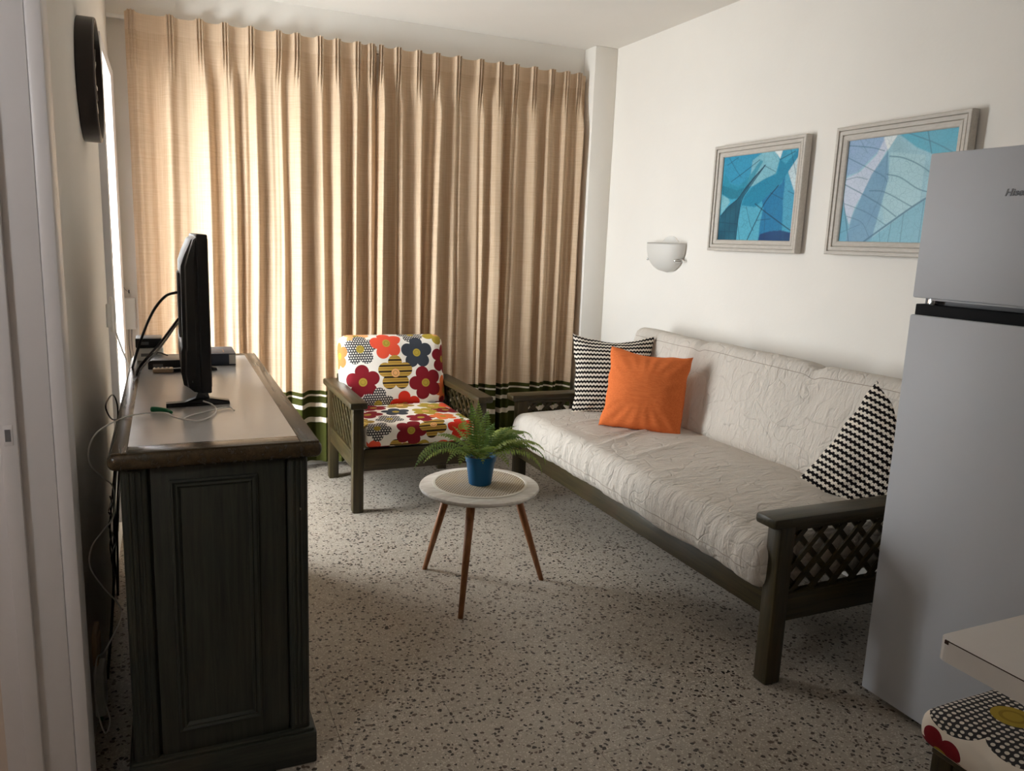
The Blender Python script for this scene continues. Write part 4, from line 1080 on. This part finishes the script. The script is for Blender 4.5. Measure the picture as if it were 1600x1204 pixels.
J(sk, (XL, 2.30, .32), 'plate', (XL, p0.y-.05, p0.z-.045), (XL+.014, p0.y+.05, p0.z+.05), 'beige_plastic')
J(sk, (XL, 2.30, .32), 'socket_insert', (XL+.013, p0.y-.028, p0.z-.025), (XL+.018, p0.y+.028, p0.z+.03), 'beige_plastic')
nb = thing('fibre_box', 'small white fibre terminal box under the beige socket', 'terminal box', (XL, p0.y, p0.z-.25))
J(nb, (XL, p0.y, p0.z-.25), 'body', (XL, p0.y-.065, p0.z-.20), (XL+.028, p0.y+.03, p0.z-.06), 'white_plastic', .006)
J(nb, (XL, p0.y, p0.z-.25), 'port', (XL+.008, p0.y-.05, p0.z-.222), (XL+.018, p0.y-.04, p0.z-.199), 'green_plug', .002)

# ------------------------------------------------------------------ fridge
FO = (2.10, 1.685, 0)
fr = thing('fridge', 'tall silver two-door fridge freezer with dark handle strip', 'fridge', FO)
def Fg(nm, lo, hi, m, bev=.004, par=None):
    o = box(nm, lo, hi, m, par or fr, bev)
    o.location -= Vector(FO)
    if par is not None: o.location -= par.location
    return o
FY0, FY1 = 1.09, 1.690
Fg('body', (2.165, FY0+.004, .03), (2.755, FY1-.004, 1.752), 'fridge_side', .004)
fz_ = Fg('freezer_door', (2.10, FY0, 1.334), (2.163, FY1, 1.760), 'fridge', .005)
Fg('fridge_door', (2.10, FY0, .022), (2.163, FY1, 1.282), 'fridge', .005)
Fg('handle_strip', (2.112, FY0+.004, 1.280), (2.163, FY1-.006, 1.315), 'black_matte', .003)
Fg('door_gasket', (2.145, FY0+.01, 1.314), (2.166, FY1-.012, 1.336), 'grey_plastic', .001)
Fg('handle_lip', (2.108, FY0+.004, 1.3285), (2.130, FY1-.06, 1.3345), 'fridge_side', .001)
Fg('hinge', (2.125, FY1-.060, 1.312), (2.15, FY1-.035, 1.336), 'chrome', .002)
Fg('kick_plate', (2.19, FY0+.02, .012), (2.72, FY1-.02, .032), 'black_plastic', .002)
for yq in (FY0+.06, FY1-.06):
    for xq in (2.22, 2.70): lathe('foot', [(0, 0), (.018, 0), (.018, .008), (.008, .010), (.008, .032), (0, .032)], 'black_plastic', fr, Vector((xq, yq, 0))-Vector(FO), 16)
# raised lettering
cu = bpy.data.curves.new('brand_lettering', 'FONT'); cu.body = 'Hisense'; cu.size = .0265; cu.extrude = .0006; cu.shear = .25; cu.offset = .0006; cu.space_character = 1.04
to = bpy.data.objects.new('tmp_text', cu); COL.objects.link(to)
bpy.context.view_layer.update()
dg = bpy.context.evaluated_depsgraph_get(); tme = bpy.data.meshes.new_from_object(to.evaluated_get(dg)); bpy.data.objects.remove(to, do_unlink=True)
tme.materials.clear()
lt = link('lettering', tme, 'grey_plastic', fz_)
lt.rotation_euler = (PI/2, 0, -PI/2); lt.location = Vector((2.0993, 1.444, 1.628))-Vector(FO)-fz_.location

# ------------------------------------------------------------------ dining table and stool
dt = thing('dining_table', 'white laminate dining table with chipped corner beside the fridge', 'dining table', (1.80, .48, 0))
def Dt(nm, lo, hi, m, bev=.003, seg=2):
    o = box(nm, lo, hi, m, dt, bev, seg); o.location -= Vector((1.80, .48, 0)); return o
bm = bmesh.new()
rc, x0, x1, y0, y1 = .022, 1.312, 2.275, .10, .905
pts = []
for (cx, cy, a0) in ((x1-rc, y1-rc, 0), (x0+rc, y1-rc, 90), (x0+rc, y0+rc, 180), (x1-rc, y0+rc, 270)):
    for k in range(6): a = math.radians(a0+18*k); pts.append((cx+rc*math.cos(a), cy+rc*math.sin(a)))
bot = [bm.verts.new((x-1.80, y-.48, .708)) for x, y in pts]; top = [bm.verts.new((x-1.80, y-.48, .750)) for x, y in pts]
bm.faces.new(bot[::-1]); bm.faces.new(top)
for k in range(len(pts)): bm.faces.new([bot[k], bot[(k+1) % len(pts)], top[(k+1) % len(pts)], top[k]])
bm_done(bm, 'table_top', 'dining', dt)
for (yy, ww) in ((.885, .004), (.70, .006), (.694, .003), (.55, .003)):
    Dt('chip', (x0-.0008, yy-ww, .7455-ww*.6), (x0+.002, yy+ww, .7504), 'chipped', 0)
Dt('edge_line', (x0-.0004, y0+.03, .7488), (x0+.0012, y1-.022, .7503), 'chipped', 0)
Dt('pedestal', (1.93, .40, .03), (2.03, .56, .708), 'white_paint', .01)
Dt('pedestal_foot', (1.72, .38, 0), (2.22, .58, .03), 'white_paint', .01)
DS = (1.68, .80, 0)
ds = thing('dining_stool', 'flower print stool tucked under the white dining table', 'stool', DS)
def Ds(nm, lo, hi, m, bev=.004):
    o = box(nm, lo, hi, m, ds, bev); o.location -= Vector(DS); return o
SXA, SXB, SYA, SYB = 1.485, 1.875, .62, 1.00
for xx in (SXA, SXB-.05):
    for yy in (SYA, SYB-.05): Ds('leg', (xx, yy, 0), (xx+.05, yy+.05, .40), 'green_z', .008)
Ds('seat_rail', (SXA+.004, SYA+.048, .33), (SXA+.03, SYB-.048, .395), 'green_y'); Ds('seat_rail', (SXB-.03, SYA+.048, .33), (SXB-.004, SYB-.048, .395), 'green_y')
Ds('seat_rail', (SXA+.048, SYA+.004, .33), (SXB-.048, SYA+.03, .395), 'green_x'); Ds('seat_rail', (SXA+.048, SYB-.03, .33), (SXB-.048, SYB-.004, .395), 'green_x')
Ds('seat_board', (SXA, SYA, .396), (SXB, SYB, .41), 'green_x')
cs = cushion('seat_cushion', (.44, .44, .085), .036, 'floral_stool', ds, n=30, bulge=.012, deform=soft(5, .006))
cs.location = Vector((1.68, .81, .4535))-Vector(DS)
